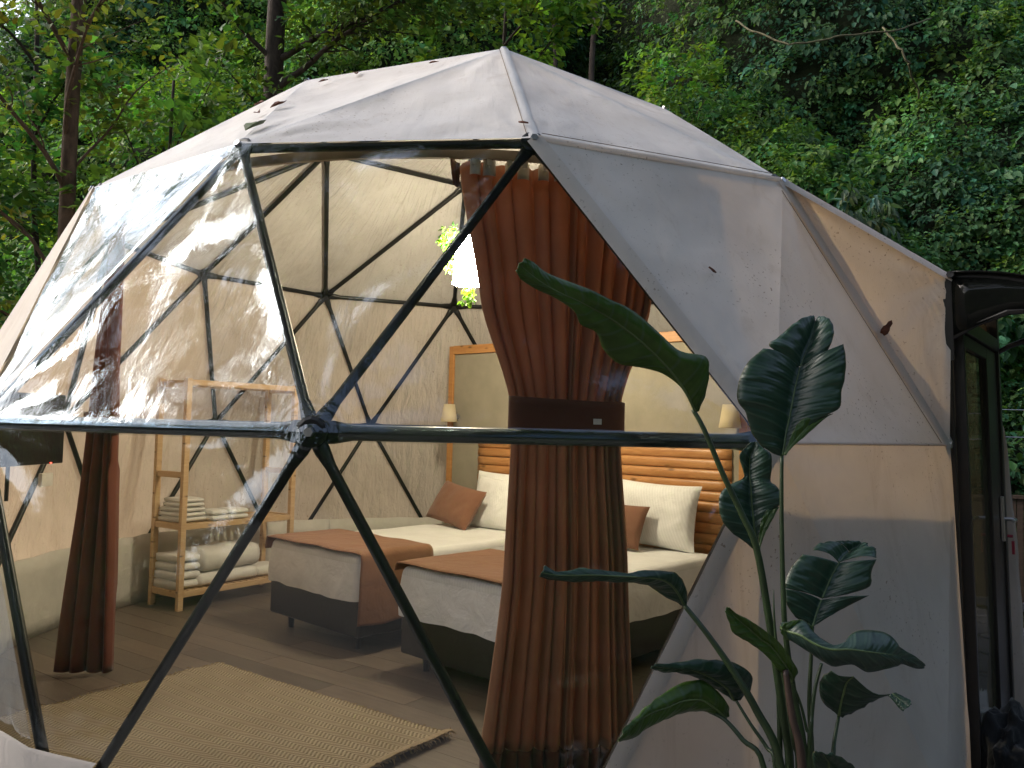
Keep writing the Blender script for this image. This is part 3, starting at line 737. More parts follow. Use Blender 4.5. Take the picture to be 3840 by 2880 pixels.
# ground skirt below the window and round the base
ring = []
for i in range(12):
    if i == 3: continue
    for c in (Cn[H(i - 1)], Cn[i]):
        if (i == 4 and c is Cn[3]): continue
        ring.append(A[i].lerp(c, .805) + (A[i].lerp(c, .805) - V(0, 0, .38)).normalized() * .055)
# ring starts at A0/C11 ... keep angular order, break at the door
order = ring[6:] + ring[:6]
order = [p for p in order]
order = order[:-3]
mb = MB(); vs = []
nS = 0; fine = []
for k in range(len(order) - 1):
    for q in range(8): fine.append(order[k].lerp(order[k + 1], q / 8))
fine.append(order[-1])
for p in fine:
    rad = V(p.x, p.y, 0).normalized()
    w = .012 * noise.noise(p * 3)
    vs += [V(p.x, p.y, p.z + w * .4) - rad * .012, V(p.x, p.y, p.z + w * .4 - .006) + rad * .004, V(p.x, p.y, .15) + rad * (.03 + w), V(p.x, p.y, -.24) + rad * (.05 + w)]
fs = [(4 * k + j, 4 * (k + 1) + j, 4 * (k + 1) + j + 1, 4 * k + j + 1) for k in range(len(fine) - 1) for j in range(3)]
mb.add(vs, fs); mb.build('ground_skirt', M['skirt'], tent, smooth=True)

# inner insulation lining: low round the back
def inner_panel(th0, th1, z1, r=2.90, wav=.02):
    def fn(a, b):
        th = th0 + (th1 - th0) * a
        rr = r + wav * noise.noise(V(th * 6, b * 2, 3)) + .012 * noise.noise(V(th * 30, 0, 0))
        ripple = .012 * noise.noise(V(th * 14, 5, 0))
        return V(rr * sin(th), -rr * cos(th), z1 * b + ripple * b)
    mb = MB(); mb.grid(fn, 80, 5); mb.build('inner_panel', M['inner_panel'], tent, smooth=True, solid=.012)
inner_panel(radians(-152), radians(-62), .54)
inner_panel(radians(120), radians(208), .54)
inner_panel(radians(64), radians(120), .54)
# added unseen panel behind the canvas, top tilted to cast a level shade line
la, lb = V(.95, -2.765, 0), V(2.07, -1.985, 0)
def shade_panel(a, b):
    p = la.lerp(lb, a); return V(p.x, p.y, (1.285 - .10 * a) * b) + V(-.56, .83, 0) * (-.05 * (1 - b) + .006 * noise.noise(V(a * 9, b * 2, 0)))
mb = MB(); mb.grid(shade_panel, 24, 10); mb.build('inner_panel', M['inner_panel'], tent, smooth=True, solid=.012)

# curtain track -------------------------------------------------------
trk = []
for k in range(49):
    th = radians(-68) + radians(128) * k / 48
    trk.append(V(2.25 * sin(th), -2.25 * cos(th), 2.615 - .0 * k))
mb = MB()
for k in range(48):
    a, b = trk[k], trk[k + 1]; t = (b - a).normalized(); s = t.cross(V(0, 0, 1))
    mb.box((a + b) / 2, (t, s, V(0, 0, 1)), ((b - a).length / 2 + .001, .011, .020))
mb.build('curtain_track', M['track'], tent)

# door ----------------------------------------------------------------
def bar(mb, a, b, w, d, side, nrm):
    t = (b - a).normalized(); mb.box((a + b) / 2, (t, side, nrm), ((b - a).length / 2, w / 2, d / 2))
LEAN = (POST_T - POST_B).normalized()
mb = MB()
O = DN * .03
bar(mb, POST_B + DD * .012, POST_T + DD * .012, .022, .035, DD, DN)
bar(mb, FAR_B + O, FAR_T + O, .06, .09, DD, DN)
bar(mb, POST_B + O + DD * .045 + LEAN * 2.02, FAR_B + O - DD * .03 + LEAN * 2.02, .07, .088, LEAN, DN)
door = mb.build('door', M['black_pl'], tent, bevel=.004)
mb = MB()
g0 = POST_B + O * 1.2 + DD * .05; g1 = FAR_B + O * 1.2 - DD * .03
lw = .045
bar(mb, g0 + DD * lw * .35 + LEAN * .02, g0 + DD * lw * .35 + LEAN * 1.98, .03, .05, DD, DN)
bar(mb, g1 - DD * .18 + LEAN * .02, g1 - DD * .18 + LEAN * 1.98, .36, .05, DD, DN)
bar(mb, g0 + DD * .03 + LEAN * 1.95, g1 - DD * .36 + LEAN * 1.95, .06, .05, LEAN, DN)
bar(mb, g0 + DD * .03 + LEAN * .05, g1 - DD * .36 + LEAN * .05, .09, .05, LEAN, DN)
mb.build('door_leaf', M['black_pl'], door, bevel=.004)
mb = MB(); bar(mb, g0 + DD * .37 + LEAN * .10, g0 + DD * .37 + LEAN * 1.92, .68, .012, DD, DN); mb.build('glass', M['doorglass'], door)
hp = g1 - DD * .10 + DN * .045 + LEAN * 1.08
mb = MB(); mb.box(hp - DN * .008, (DD, DN, LEAN), (.018, .008, .12))
mb.tube([hp, hp + DN * .05, hp + DN * .055 - DD * .03, hp + DN * .055 - DD * .12], .010, 8)
mb.build('handle', M['chrome'], door, bevel=.002)
mb = MB(); mb.tube([hp + DN * .01 - LEAN * .09, hp + DN * .035 - LEAN * .09], .008, 8); mb.box(hp + DN * .035 - LEAN * .15, (DD, DN, LEAN), (.014, .006, .035))
mb.build('key_tag', M['red'], door)
# lintel board over the door
mb = MB(); bar(mb, POST_T - LEAN * .14 + O * .4 + DD * .05, FAR_T - LEAN * .14 + O * .4 - DD * .04, .10, .025, LEAN, DN)
mb.build('lintel', M['framewood'], tent)
# flap of canvas standing out beyond the far jamb
def fnf(a, b):
    z = b * 1.62
    w = .012 + .085 * (1 - b) ** .5 + .010 * noise.noise(V(b * 6, 0, 0))
    p = FAR_B.lerp(FAR_T, z / 2.2)
    return p + DD * (.045 + .02 * a) + DN * (.045 + a * w)
mb = MB(); mb.grid(fnf, 4, 24); mb.build('door_flap', M['tarp'], tent, smooth=True, solid=.006)

# awning over the door -------------------------------------------------
aw = None
def awz(o): return -.02 - .36 * (o / .85) ** 2
def bracket(base):
    mb = MB()
    bar(mb, base + DN * .012 + LEAN * 0.01, base + DN * .012 - LEAN * .36, .03, .035, DD, DN)
    top = [base + DN * (.03 + .82 * t) + V(0, 0, awz(.82 * t) + .03) for t in [i / 10 for i in range(11)]]
    mb.tube(top, [(.012, .018)] * 11, 8)
    low = [base + DN * .02 - LEAN * .26, base + DN * .12 - LEAN * .20, base + DN * .24 - LEAN * .155, base + DN * .45 - LEAN * .15, base + DN * .74 + V(0, 0, awz(.74))]
    mb.tube(low, [.012, .014, .017, .013, .011], 8)
    return mb
b0 = POST_T + V(0, 0, .0)
aw = bracket(b0).build('awning', M['black_pl'], tent)
bracket(b0 + DD * 1.12).build('bracket', M['black_pl'], aw)
def fna(a, b):
    o = .85 * b; return b0 + DD * (-.04 + 1.2 * a) + DN * (.03 + o) + V(0, 0, awz(o) + .05)
mb = MB(); mb.grid(fna, 6, 14); mb.build('canopy_sheet', M['poly'], aw, smooth=True, solid=.006)
def fng(a, b):
    o = .03 + .70 * a; t = b0 + DN * o + V(0, 0, awz(o) + .03); l = b0 + DN * o - LEAN * (.25 - .10 * min(1, a * 3)) + V(0, 0, .0)
    l.z = min(l.z + max(0, a - .5) * .1, t.z - .005); return t.lerp(l, b) - DD * .012
mb = MB(); mb.grid(fng, 10, 3); mb.build('side_sheet', M['poly'], aw, smooth=True, solid=.004)
mb = MB(); mb.tube([fna(0, 1), fna(1, 1)], .014, 8); mb.tube([fna(0, 0) - V(0, 0, .01), fna(1, 0) - V(0, 0, .01)], .016, 8); mb.build('edge_rail', M['black_pl'], aw)

# ================================================================== INTERIOR
BU = V(.712, .702, 0).normalized(); BV = V(.702, -.712, 0).normalized(); BZ = V(0, 0, 1)
F1 = V(-1.455, .52, 0); F2 = F1 + BV * 1.47
BW, BL = 1.07, 2.0

def rbox(name, origin, ax, size, mat, parent, r=.04, seg=4, sub=0, noise_amp=0, nf=3, bow=0):
    """rounded, slightly uneven box; origin = lower corner, size along ax"""
    bm = bmesh.new(); bmesh.ops.create_cube(bm, size=1.0)
    for v in bm.verts: v.co = Vector((v.co.x * size[0], v.co.y * size[1], v.co.z * size[2]))
    bmesh.ops.bevel(bm, geom=bm.edges[:] , offset=r, segments=seg, profile=.5, affect='EDGES')
    if sub:
        big = [e for e in bm.edges if e.calc_length() > .15]
        bmesh.ops.subdivide_edges(bm, edges=big, cuts=sub, use_grid_fill=True)
    org = Vector(origin)
    for v in bm.verts:
        c = v.co.copy()
        w = org + ax[0] * (c.x + size[0] / 2) + ax[1] * (c.y + size[1] / 2) + ax[2] * (c.z + size[2] / 2)
        if noise_amp:
            nv = noise.noise_vector(w * nf) + .5 * noise.noise_vector(w * nf * 2.7)
            w += nv * noise_amp
        v.co = w
    me = bpy.data.meshes.new(name); bm.to_mesh(me); bm.free()
    me.materials.append(mat)
    me.polygons.foreach_set('use_smooth', [True] * len(me.polygons))
    o = bpy.data.objects.new(name, me); COL.objects.link(o)
    if parent is not None:
        acc = Vector((0, 0, 0)); p = parent
        while p: acc += p.location; p = p.parent
        o.parent = parent; o.location = -acc
    return o

def bed(F, label):
    b = empty('bed', F, label, 'bed', 'twin beds under the dome')
    rbox('bed_base', F + BZ * .10 + BU * .015 + BV * .01, (BU, BV, BZ), (BL - .02, BW - .02, .265), M['bedbase'], b, .018, 3)
    for s, t in ((.12, .14), (.12, BW - .14), (BL - .15, .14), (BL - .15, BW - .14)):
        mb = MB(); c = F + BU * s + BV * t
        mb.tube([c, c + BZ * .10], [.020, .026], 10); mb.build('leg', M['bedbase'], b)
    rbox('mattress', F + BZ * .345, (BU, BV, BZ), (BL, BW, .285), M['sheet'], b, .055, 4, 18, .006, 3)
    # sheet hanging over the foot end and sides, loosely, with an uneven hem
    def fn(a, c):
        per = [(F + BU * 1.97, -BV), (F, -BV), (F, -BU), (F + BV * BW, -BU), (F + BV * BW, BV), (F + BV * BW + BU * 1.97, BV)]
        L = [1.97, BW, 1.97]
        tot = sum(L); s = a * tot
        rr = .06
        if s < L[0]: p = F + BU * (1.97 - s); n = -BV
        elif s < L[0] + L[1]: p = F + BV * (s - L[0]); n = -BU
        else: p = F + BV * BW + BU * (s - L[0] - L[1]); n = BV
        for q, kx in ((L[0], 1), (L[0] + L[1], 2)):
            dd = s - q
            if abs(dd) < .07:
                t = (dd + .07) / .14
                c0 = F if kx == 1 else F + BV * BW
                n0, n1 = (-BV, -BU) if kx == 1 else (-BU, BV)
                cen = c0 - (n0 + n1) * .07
                ang = t * pi / 2; n = (n0 * cos(ang) + n1 * sin(ang)); p = cen + n * .07
        z0 = .575; lower_edge = .332 + .012 * noise.noise(V(s * 2.3, 4, F.x)) + .010 * noise.noise(V(s * 7, 1, F.x))
        z = z0 + (lower_edge - z0) * c
        wr = .007 * noise.noise(V(s * 9, z * 4, 2)) + .009 * c * noise.noise(V(s * 5, z * 2, 7))
        return V(p.x, p.y, 0) + n * (.009 + .012 * sin(c * 2.6) + wr * (.4 + c)) + BZ * z
    mb = MB(); mb.grid(fn, 190, 12)
    mb.build('sheet_drop', M['sheet_side'], b, smooth=True)
    return b
bed1 = bed(F1, 'twin bed nearer the pine shelf with white sheets on a black base')
bed2 = bed(F2, 'twin bed behind the tied curtain with white sheets on a black base')

def runner(F, u0, u1, dropR, dropL, label, foot=0.0):
    """a folded throw across the foot: over the top and down the sides"""
    over = .022
    wid = BW + 2 * over
    Ls = [dropL, wid, dropR]; tot = sum(Ls); rr = .05
    def prof(s):
        s -= dropL
        if s < 0: return -over - .003, .655 + s * 1.0, (-1, 0)
        if s > wid: return BW + over + .003, .655 - (s - wid), (1, 0)
        return s - over, .655, (0, 1)
    def fn(a, c):
        s = c * tot
        v, z, n = prof(s)
        # round the shoulders
        for q in (dropL, dropL + wid):
            d = s - q
            if abs(d) < .06:
                t = (d + .06) / .12; ang = t * pi / 2
                if q == dropL: cv, cz = -over + .045, .655 - .045; v = cv - .045 * cos(ang); z = cz + .045 * sin(ang)
                else: cv, cz = BW + over - .045, .655 - .045; v = cv + .045 * sin(ang); z = cz + .045 * cos(ang)
        u = u0 + (u1 - u0) * a
        hang = max(0, (.60 - z))
        u += .02 * noise.noise(V(c * 6, a * 2, F.x)) + hang * .05 * (a - .5)
        out = .018 * hang * 3 * noise.noise(V(u * 5, 3, F.y)) + .010 * hang * noise.noise(V(u * 13, 3, F.y)) + .012 * (hang > 0) * sin(min(1, hang * 4) * 1.57)
        v += out * (1 if s > tot / 2 else -1)
        z += .006 * noise.noise(V(u * 4, v * 4, 1)) + (.012 * noise.noise(V(u * 3, 9, 1)) if hang > .3 else 0)
        if a < .08 and 0 < v < BW: z -= .012 * (1 - a / .08)
        p = F + BU * u + BV * v
        return V(p.x, p.y, z)
    mb = MB(); mb.grid(fn, 26, 90)
    o = mb.build('bed_runner', M['runner'], None, smooth=True, solid=.006)
    return tag(o, label, 'bed runner', 'terracotta bed runners')
runner(F1, -.012, .60, .46, .10, 'terracotta runner across the foot of the bed nearer the shelf')
runner(F2, -.012, .78, .40, .06, 'terracotta runner across the foot of the bed behind the curtain')

def pillow(name, c, right, upv, w, h, t, mat, label, cat, group, seed=0, tagm=None):
    right = right.normalized(); n = right.cross(upv).normalized(); upv = n.cross(right).normalized()
    def shape(a, b):
        x = a * 2 - 1; y = b * 2 - 1
        # pinched corners
        e = (1 - abs(x) ** 2.6) * (1 - abs(y) ** 2.6)
        th = t * max(0, e) ** .42
        k = 1 - .07 * (1 - abs(y) ** 2) * abs(x) ** 3; k2 = 1 - .07 * (1 - abs(x) ** 2) * abs(y) ** 3
        return x * k * w / 2, y * k2 * h / 2, th
    def f(sgn):
        def fn(a, b):
            x, y, th = shape(a, b)
            q = V(x * 5 + seed, y * 5, sgn)
            th2 = th * (1 + .18 * noise.noise(q)) + (.010 * noise.noise(q * 3) if th > .01 else 0)
            return c + right * x + upv * y + n * (sgn * th2 / 2)
        return fn
    mb = MB(); mb.grid(f(1), 30, 24); mb.grid(f(-1), 30, 24, True)
    o = mb.build(name, mat, None, smooth=True, origin=c)
    return tag(o, label, cat, group)
# leaning against the headboard
def lean(F, u, v, z, w, h, t, mat, name, label, cat, group, back=.35, twist=0, seed=0, roll=0):
    c = F + BU * u + BV * v + BZ * z
    n = -BU
    rt_ = (-BV * cos(twist) + BU * sin(twist))
    upv = (BZ * cos(back) + BU * sin(back))
    rt2 = rt_ * cos(roll) + upv * sin(roll); upv2 = upv * cos(roll) - rt_ * sin(roll)
    return pillow(name, c, -rt2, upv2, w, h, t, mat, label, cat, group, seed)
lean(F1, 1.93, .54, .86, .72, .46, .17, M['sheet'], 'pillow', 'back white pillow against the log headboard, left bed', 'pillow', 'white pillows', .12, 0, 1)
lean(F1, 1.80, .62, .83, .72, .46, .17, M['sheet'], 'pillow', 'front striped white pillow behind the square cushion, left bed', 'pillow', 'white pillows', .38, .05, 2)
lean(F1, 1.60, .27, .81, .60, .37, .15, M['cushion'], 'cushion', 'terracotta cushion propped on the bed nearer the shelf', 'cushion', 'terracotta cushions', .55, .10, 3, .12)
lean(F2, 1.90, .56, .87, .76, .48, .19, M['sheet'], 'pillow', 'large white pillow upright on the bed behind the curtain', 'pillow', 'white pillows', .16, -.05, 4, .03)
lean(F2, 1.66, .40, .80, .50, .33, .13, M['cushion'], 'cushion', 'terracotta cushion half hidden by the tied curtain', 'cushion', 'terracotta cushions', .45, -.1, 5, .04)

# headboard wall --------------------------------------------------------
HB = F1 + BU * 2.10
hbw = empty('headboard', HB + BV * 1.2, 'pine framed wall panel with honey log headboard behind the beds', 'headboard')
def hp_(u, v, z): return HB + BU * u + BV * v + BZ * z
def hbox(name, v0, v1, z0, z1, u0, u1, mat, bev=.004, parent=None):
    mb = MB(); mb.box(hp_((u0 + u1) / 2, (v0 + v1) / 2, (z0 + z1) / 2), (BU, BV, BZ), (abs(u1 - u0) / 2, (v1 - v0) / 2, (z1 - z0) / 2))
    return mb.build(name, mat, parent or hbw, bevel=bev)
hbox('fabric_panel', -.33, 2.62, .02, 2.15, .012, .05, M['grass'], 0)
hbox('post', -.39, -.332, .02, 2.23, -.01, .06, M['framewood'])
hbox('post', 2.622, 2.68, .02, 2.23, -.01, .06, M['framewood'])
hbox('top_rail', -.33, 1.145, 2.152, 2.232, -.012, .058, M['framewood'])
hbox('top_rail', 1.147, 2.62, 2.152, 2.232, -.010, .058, M['framewood'])
NLOG = 11
for k in range(NLOG):
    z0 = .52 + k * .0765
    def fl(a, b, k=k, z0=z0):
        v = .03 + 2.53 * a; ang = pi * b
        h = .0376 + .002 * noise.noise(V(v * 2, k, 0))
        z = z0 + .038 - h * cos(ang) + .004 * noise.noise(V(v * 1.3, k * 3, 1))
        return hp_(-.0 - .019 * sin(ang) ** .8 * (1 + .1 * noise.noise(V(v * 3, k, 5))) + .010, v, z)
    mb = MB(); mb.grid(fl, 26, 8)
    n = len(mb.v); w = 27
    mb.f.append(tuple(j * w for j in range(9))); mb.f.append(tuple(j * w + 26 for j in range(8, -1, -1)))
    mb.build('log_slat', M['log'], hbw, smooth=True, origin=hp_(0, 1.3, z0))

def sconce(v, label):
    c = hp_(-.10, v, 1.59)
    s = empty('wall_lamp', c, label, 'wall lamp', 'cream cone wall lamps')
    mb = MB(); mb.lathe([(.050, .085), (.052, .087), (.078, -.075), (.076, -.078), (.050, .083)], c, 28)
    mb.build('shade', M['shade'], s, smooth=True)
    mb = MB(); mb.tube([hp_(.01, v, 1.56), hp_(-.05, v, 1.55), hp_(-.10, v, 1.56), hp_(-.10, v, 1.66)], .006, 8)
    mb.build('arm', M['bolt'], s)
    mb = MB(); mb.tube([hp_(.012, v, 1.56), hp_(-.008, v, 1.56)], .03, 16); mb.build('wall_plate', M['bolt'], s)
sconce(-.27, 'cream cone wall lamp on the pine post between shelf and curtain')
sconce(2.60, 'cream cone wall lamp half hidden by the paddle leaf and canvas')

# pine shelf -------------------------------------------------------------
S0 = V(-2.22, .91, 0); SA = V(.6, .8, 0); SB = V(-.8, .6, 0)
shelf = empty('shelf_rack', S0 + SA * .55 + SB * .2, 'pale pine open shelf rack holding folded towels and bedding', 'shelf rack')
def sp(a, b, z): return S0 + SA * a + SB * b + BZ * z
def sbox(name, a0, a1, b0, b1, z0, z1, mat=None, parent=None):
    mb = MB(); mb.box(sp((a0 + a1) / 2, (b0 + b1) / 2, (z0 + z1) / 2), (SA, SB, BZ), ((a1 - a0) / 2, (b1 - b0) / 2, (z1 - z0) / 2))
    return mb.build(name, mat or M['pine'], parent or shelf, bevel=.003)
SL, SD = 1.12, .40
for a in (0, SL - .045):
    for b in (0, SD - .04): sbox('post', a, a + .045, b, b + .04, 0, 1.80)
for zs in (.10, .62, 1.745):
    sbox('rail', .047, SL - .047, .004, .026, zs, zs + .045)
    sbox('rail', .047, SL - .047, SD - .026, SD - .004, zs, zs + .045)
    k = 0
    while .06 + k * .062 < SL - .08:
        a = .062 + k * .062
        sbox('slat', a, a + .042, .028, SD - .028, zs + .028 + rnd(-.001, .001), zs + .043); k += 1
for a in (.006, SL - .039):
    for zs in (.10, .62, 1.02, 1.73): sbox('side_rung', a, a + .033, .042, SD - .042, zs - .002, zs + .045)

def folded(name, a, b, z, la, lb, h, layers, label, cat, group, mat='towel', seed=0):
    """a folded textile: rounded layers wrapped round a spine"""
    c = sp(a, b, z)
    t = empty(name, c, label, cat, group)
    lh = h / layers
    for k in range(layers):
        def fn(x, y, k=k):
            # cross-section loop: a flat rounded slab
            ang = y * 2 * pi
            cx = abs(cos(ang)) ** .45 * (1 if cos(ang) >= 0 else -1); cz = abs(sin(ang)) ** .8 * (1 if sin(ang) >= 0 else -1)
            X = (x - .5) * la * (1 - .03 * k)
            end = 1 - .10 * abs(2 * x - 1) ** 8
            q = V(X * 6 + seed, k * 3 + seed, cz)
            wob = 1 + .05 * noise.noise(q)
            return sp(a, b, z) + SA * (X + .006 * noise.noise(V(k, seed, y * 6))) + SB * (cx * lb / 2 * wob * (1 - .02 * k) + .008 * noise.noise(V(seed, k, 0))) + BZ * (lh * (k + .5) + cz * lh * .52 * end * (1 + .15 * noise.noise(q * 1.7)))
        mb = MB(); mb.grid(fn, 18, 22); w = 19
        mb.f.append(tuple(j * w for j in range(22))); mb.f.append(tuple(j * w + 18 for j in range(21, -1, -1)))
        mb.build('fold', M[mat], t, smooth=True)
    return t
zt = .667
folded('folded_towel', .15, .22, zt, .24, .30, .115, 3, 'thick folded white towel stack between the near shelf posts', 'towel', 'towels on the middle shelf', seed=1)
folded('folded_towel', .15, .20, zt + .117, .20, .26, .07, 2, 'small white towel on top of the thick towel stack', 'towel', 'towels on the middle shelf', seed=2)
folded('folded_towel', .36, .12, zt, .15, .22, .085, 2, 'middle rolled white towel beside the thick stack', 'towel', 'towels on the middle shelf', seed=3)
folded('folded_towel', .55, .12, zt, .17, .22, .085, 2, 'right rolled white towel nearest the empty slats', 'towel', 'towels on the middle shelf', seed=4)
zb = .147
folded('folded_blanket', .13, .23, zb, .22, .33, .27, 4, 'stack of folded white blankets between the near shelf posts', 'blanket', 'bedding on the bottom shelf', seed=5)
folded('folded_blanket', .50, .21, zb, .56, .33, .11, 1, 'flat white pillow under the thick duvet on the bottom shelf', 'blanket', 'bedding on the bottom shelf', seed=6)
folded('folded_blanket', .51, .20, zb + .112, .54, .34, .19, 1, 'thick puffy white duvet on the bottom shelf', 'blanket', 'bedding on the bottom shelf', seed=7)
folded('folded_blanket', .93, .20, zb, .24, .26, .09, 1, 'small white pillow at the far end of the bottom shelf', 'blanket', 'bedding on the bottom shelf', seed=8)

# rug ----------------------------------------------------------------------
RA = V(.783, -.622, 0); RB = V(-.622, -.783, 0)
RO = V(-1.49, -.48, 0)
RL, RW_ = 1.83, 1.55
rug = empty('jute_rug', RO + RA * .9 + RB * .7, 'tan herringbone jute rug on the laminate floor', 'rug')
def rz(x, y):
    e = .004 * noise.noise(V(x * 3, y * 3, 0)) + .006
    c = max(0, x - 1.68) / .15
    lift = .034 * c ** 2 * (.6 + .6 * noise.noise(V(y * 4, 1, 1)))
    el = max(0, .10 - x) / .10
    return .006 + max(0, e) + max(0, lift) + .012 * el * max(0, noise.noise(V(y * 7, 3, 3)) + .3)
def fr(a, b):
    x = a * RL; y = b * RW_
    xx = x + .012 * noise.noise(V(y * 5, 0, 4)) * (abs(a * 2 - 1) ** 4); yy = y + .010 * noise.noise(V(x * 6, 0, 9)) * (abs(b * 2 - 1) ** 4)
    p = RO + RA * xx + RB * yy
    return V(p.x, p.y, rz(x, y))
mb = MB(); mb.grid(fr, 90, 70, True); mb.build('weave', M['jute'], rug, smooth=True, solid=.006)
mb = MB()
for side in range(3):
    N = 230 if side < 2 else 200
    for k in range(N):
        t = (k + rnd(-.3, .3)) / N
        if side == 0: x, y = RL - .003, t * RW_; d = RA
        elif side == 1: x, y = .003, t * RW_; d = -RA
        else: x, y = t * RL, .002; d = -RB
        p = RO + RA * x + RB * y; L = rnd(.012, .030) * (1 if side < 2 else .5)
        a0 = V(p.x, p.y, rz(x, y))
        q = a0 + d * L + (RB if side < 2 else RA) * rnd(-.012, .012); q.z = max(.004, a0.z * rnd(.2, 1.5))
        mb.tube([a0, (a0 + q) / 2 + V(0, 0, rnd(0, .005)), q], [.0035, .003, .0015], 4, False)
mb.build('fringe', M['fringe'], rug)
def fbind(a, b):
    y = b * RW_; x = RL - .05 + a * .055; p = RO + RA * x + RB * y
    return V(p.x, p.y, rz(x, y) + .006 + .004 * sin(a * pi) + .0015 * sin(y * 500))
mb = MB(); mb.grid(fbind, 4, 160); mb.build('binding', M['fringe'], rug, smooth=True)

# television -----------------------------------------------------------------
TVC = V(-2.615, -.68, 1.40)
TA = V(-.12, -.99, 0).normalized(); TN = V(.99, -.12, 0).normalized()
tv = empty('television', TVC, 'flat black television on the canvas wall beside the dark curtain', 'television')
mb = MB(); mb.box(TVC, (TA, TN, BZ), (.365, .022, .212)); mb.build('casing', M['tv'], tv, bevel=.006)
mb = MB(); mb.box(TVC + TN * .0235 + BZ * .008, (TA, TN, BZ), (.350, .0015, .195)); mb.build('screen', simple('tv_screen', (.010, .011, .012), .08, 0, .6, .1), tv)
mb = MB(); mb.box(TVC + TN * .024 - TA * .24 - BZ * .206, (TA, TN, BZ), (.003, .003, .003)); mb.build('standby_light', M['led'], tv)
mb = MB(); mb.box(TVC - TN * .055, (TA, TN, BZ), (.05, .032, .07)); mb.tube([TVC - TN * .08 - BZ * .1, TVC - TN * .08 - BZ * .42], .012, 8); mb.build('bracket', M['black_pl'], tv)
sk = V(-2.60, -.42, 1.09)
mb = MB(); mb.box(sk, (TA, TN, BZ), (.055, .012, .04)); o = mb.build('socket_box', M['white_pl'], None, bevel=.004)
tag(o, 'small white socket box on the wall under the television', 'socket')

# curtains ---------------------------------------------------------------------
def curtain_mesh(Lf, Rf, z0, z1, nf, amp, seed, nu=240, nv=46, flat=None):
    """Lf/Rf: functions z-> edge points; folds run between them"""
    rr = random.Random(seed)
    ph = [0]
    for k in range(nf): ph.append(ph[-1] + rr.uniform(.5, 1.5))
    ph = [p / ph[-1] for p in ph]
    am = [rr.uniform(.55, 1.35) for _ in range(nf)]
    def wave(u):
        for k in range(nf):
            if u <= ph[k + 1] or k == nf - 1:
                t = (u - ph[k]) / (ph[k + 1] - ph[k]); s = sin(t * pi)
                return am[k] * (abs(s) ** .40 * 2 - 1.3) , k
    def fn(a, b):
        z = z0 + (z1 - z0) * b
        l, r = Lf(z), Rf(z)
        u = a + .006 * sin(b * 3 + a * 7)
        u = min(1, max(0, u))
        p = l.lerp(r, a)
        d = (r - l).normalized(); n = V(0, 0, 1).cross(d); n = -n if n.y > 0 else n
        w, k = wave(u)
        A_ = amp(z)
        side = .15 * A_ * sin(u * nf * 2.1 + k)
        p = p + n * (w * A_ + A_ * .25 * noise.noise(V(u * 6, z * 1.3, seed))) + d * side
        return V(p.x, p.y, z)
    mb = MB(); mb.grid(fn, nu, nv)
    return mb, fn
def interp(tab):
    def f(z):
        for (za, pa_), (zb_, pb_) in zip(tab, tab[1:]):
            if z >= zb_: 
                t = (z - zb_) / (za - zb_); t = min(1, max(0, t)); t = t * t * (3 - 2 * t) * .35 + t * .65
                return pb_.lerp(pa_, t)
        return tab[-1][1]
    return f
Lr = interp([(2.56, V(-.075, -2.20, 0)), (2.0, V(.02, -2.27, 0)), (1.60, V(.145, -2.33, 0)), (1.43, V(.155, -2.34, 0)), (.9, V(.14, -2.30, 0)), (0.0, V(.055, -2.27, 0))])
Rr = interp([(2.56, V(.86, -2.04, 0)), (2.0, V(.74, -2.22, 0)), (1.60, V(.60, -2.34, 0)), (1.43, V(.60, -2.34, 0)), (.9, V(.655, -2.26, 0)), (0.0, V(.72, -2.18, 0))])
cur = empty('curtain', V(.35, -2.3, 0), 'terracotta pleated curtain tied back in front of the beds', 'curtain', 'curtains on the dome track')
ampR = lambda z: .046 if z > 1.9 else (.046 - .016 * (1.9 - z) / .3 if z > 1.6 else (.030 if z > 1.42 else min(.046, .030 + .03 * (1.42 - z))))
mb, fnr = curtain_mesh(Lr, Rr, 2.594, .19, 14, ampR, 5)
mb.build('drape', M['terra'], cur, smooth=True, solid=.003)
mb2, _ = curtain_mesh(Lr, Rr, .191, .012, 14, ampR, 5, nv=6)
mb2.build('lower_edge', M['band'], cur, smooth=True, solid=.004)  # darker strip along the foot of the drape
# the return edge folded back on the right, in shade
Lr2 = lambda z: Rr(z) + V(-.10, .10, 0); Rr2 = lambda z: Rr(z) + V(.03, .16, 0)
mb, _ = curtain_mesh(Lr2, Rr2, 2.55, .02, 4, lambda z: .02, 8, nu=60)
mb.build('return_fold', M['terra'], cur, smooth=True, solid=.003)
# tieback band wrapped round the gather
def tie(name, Lf, Rf, z0, z1, dep, mat, parent):
    zc = (z0 + z1) / 2; l, r = Lf(zc), Rf(zc); c = (l + r) / 2; d = (r - l); hw = d.length / 2 + .006; d.normalize(); n = V(0, 0, 1).cross(d); n = -n if n.y > 0 else n
    def fn(a, b):
        ang = a * 2 * pi
        x = abs(cos(ang)) ** .5 * (1 if cos(ang) > 0 else -1); y = abs(sin(ang)) ** .7 * (1 if sin(ang) > 0 else -1)
        z = z0 + (z1 - z0) * b + .012 * noise.noise(V(a * 5, 0, 3)) - .01 * x
        return c + d * (x * hw) + n * (y * dep + .004 * noise.noise(V(a * 20, b * 3, 0)) + .003) + BZ * (z - 0)
    mb = MB(); mb.grid(fn, 60, 5); o = mb.build(name, mat, parent, smooth=True, solid=.004); return o, c, d, n
tb, tc_, td_, tn_ = tie('tieback', Lr, Rr, 1.455, 1.60, .072, M['band'], cur)
q = tc_ + td_ * .115 + tn_ * .083 + BZ * 1.515
mb = MB(); mb.box(q, (td_, tn_, BZ), (.016, .003, .011)); mb.build('care_label', M['white_pl'], tb)
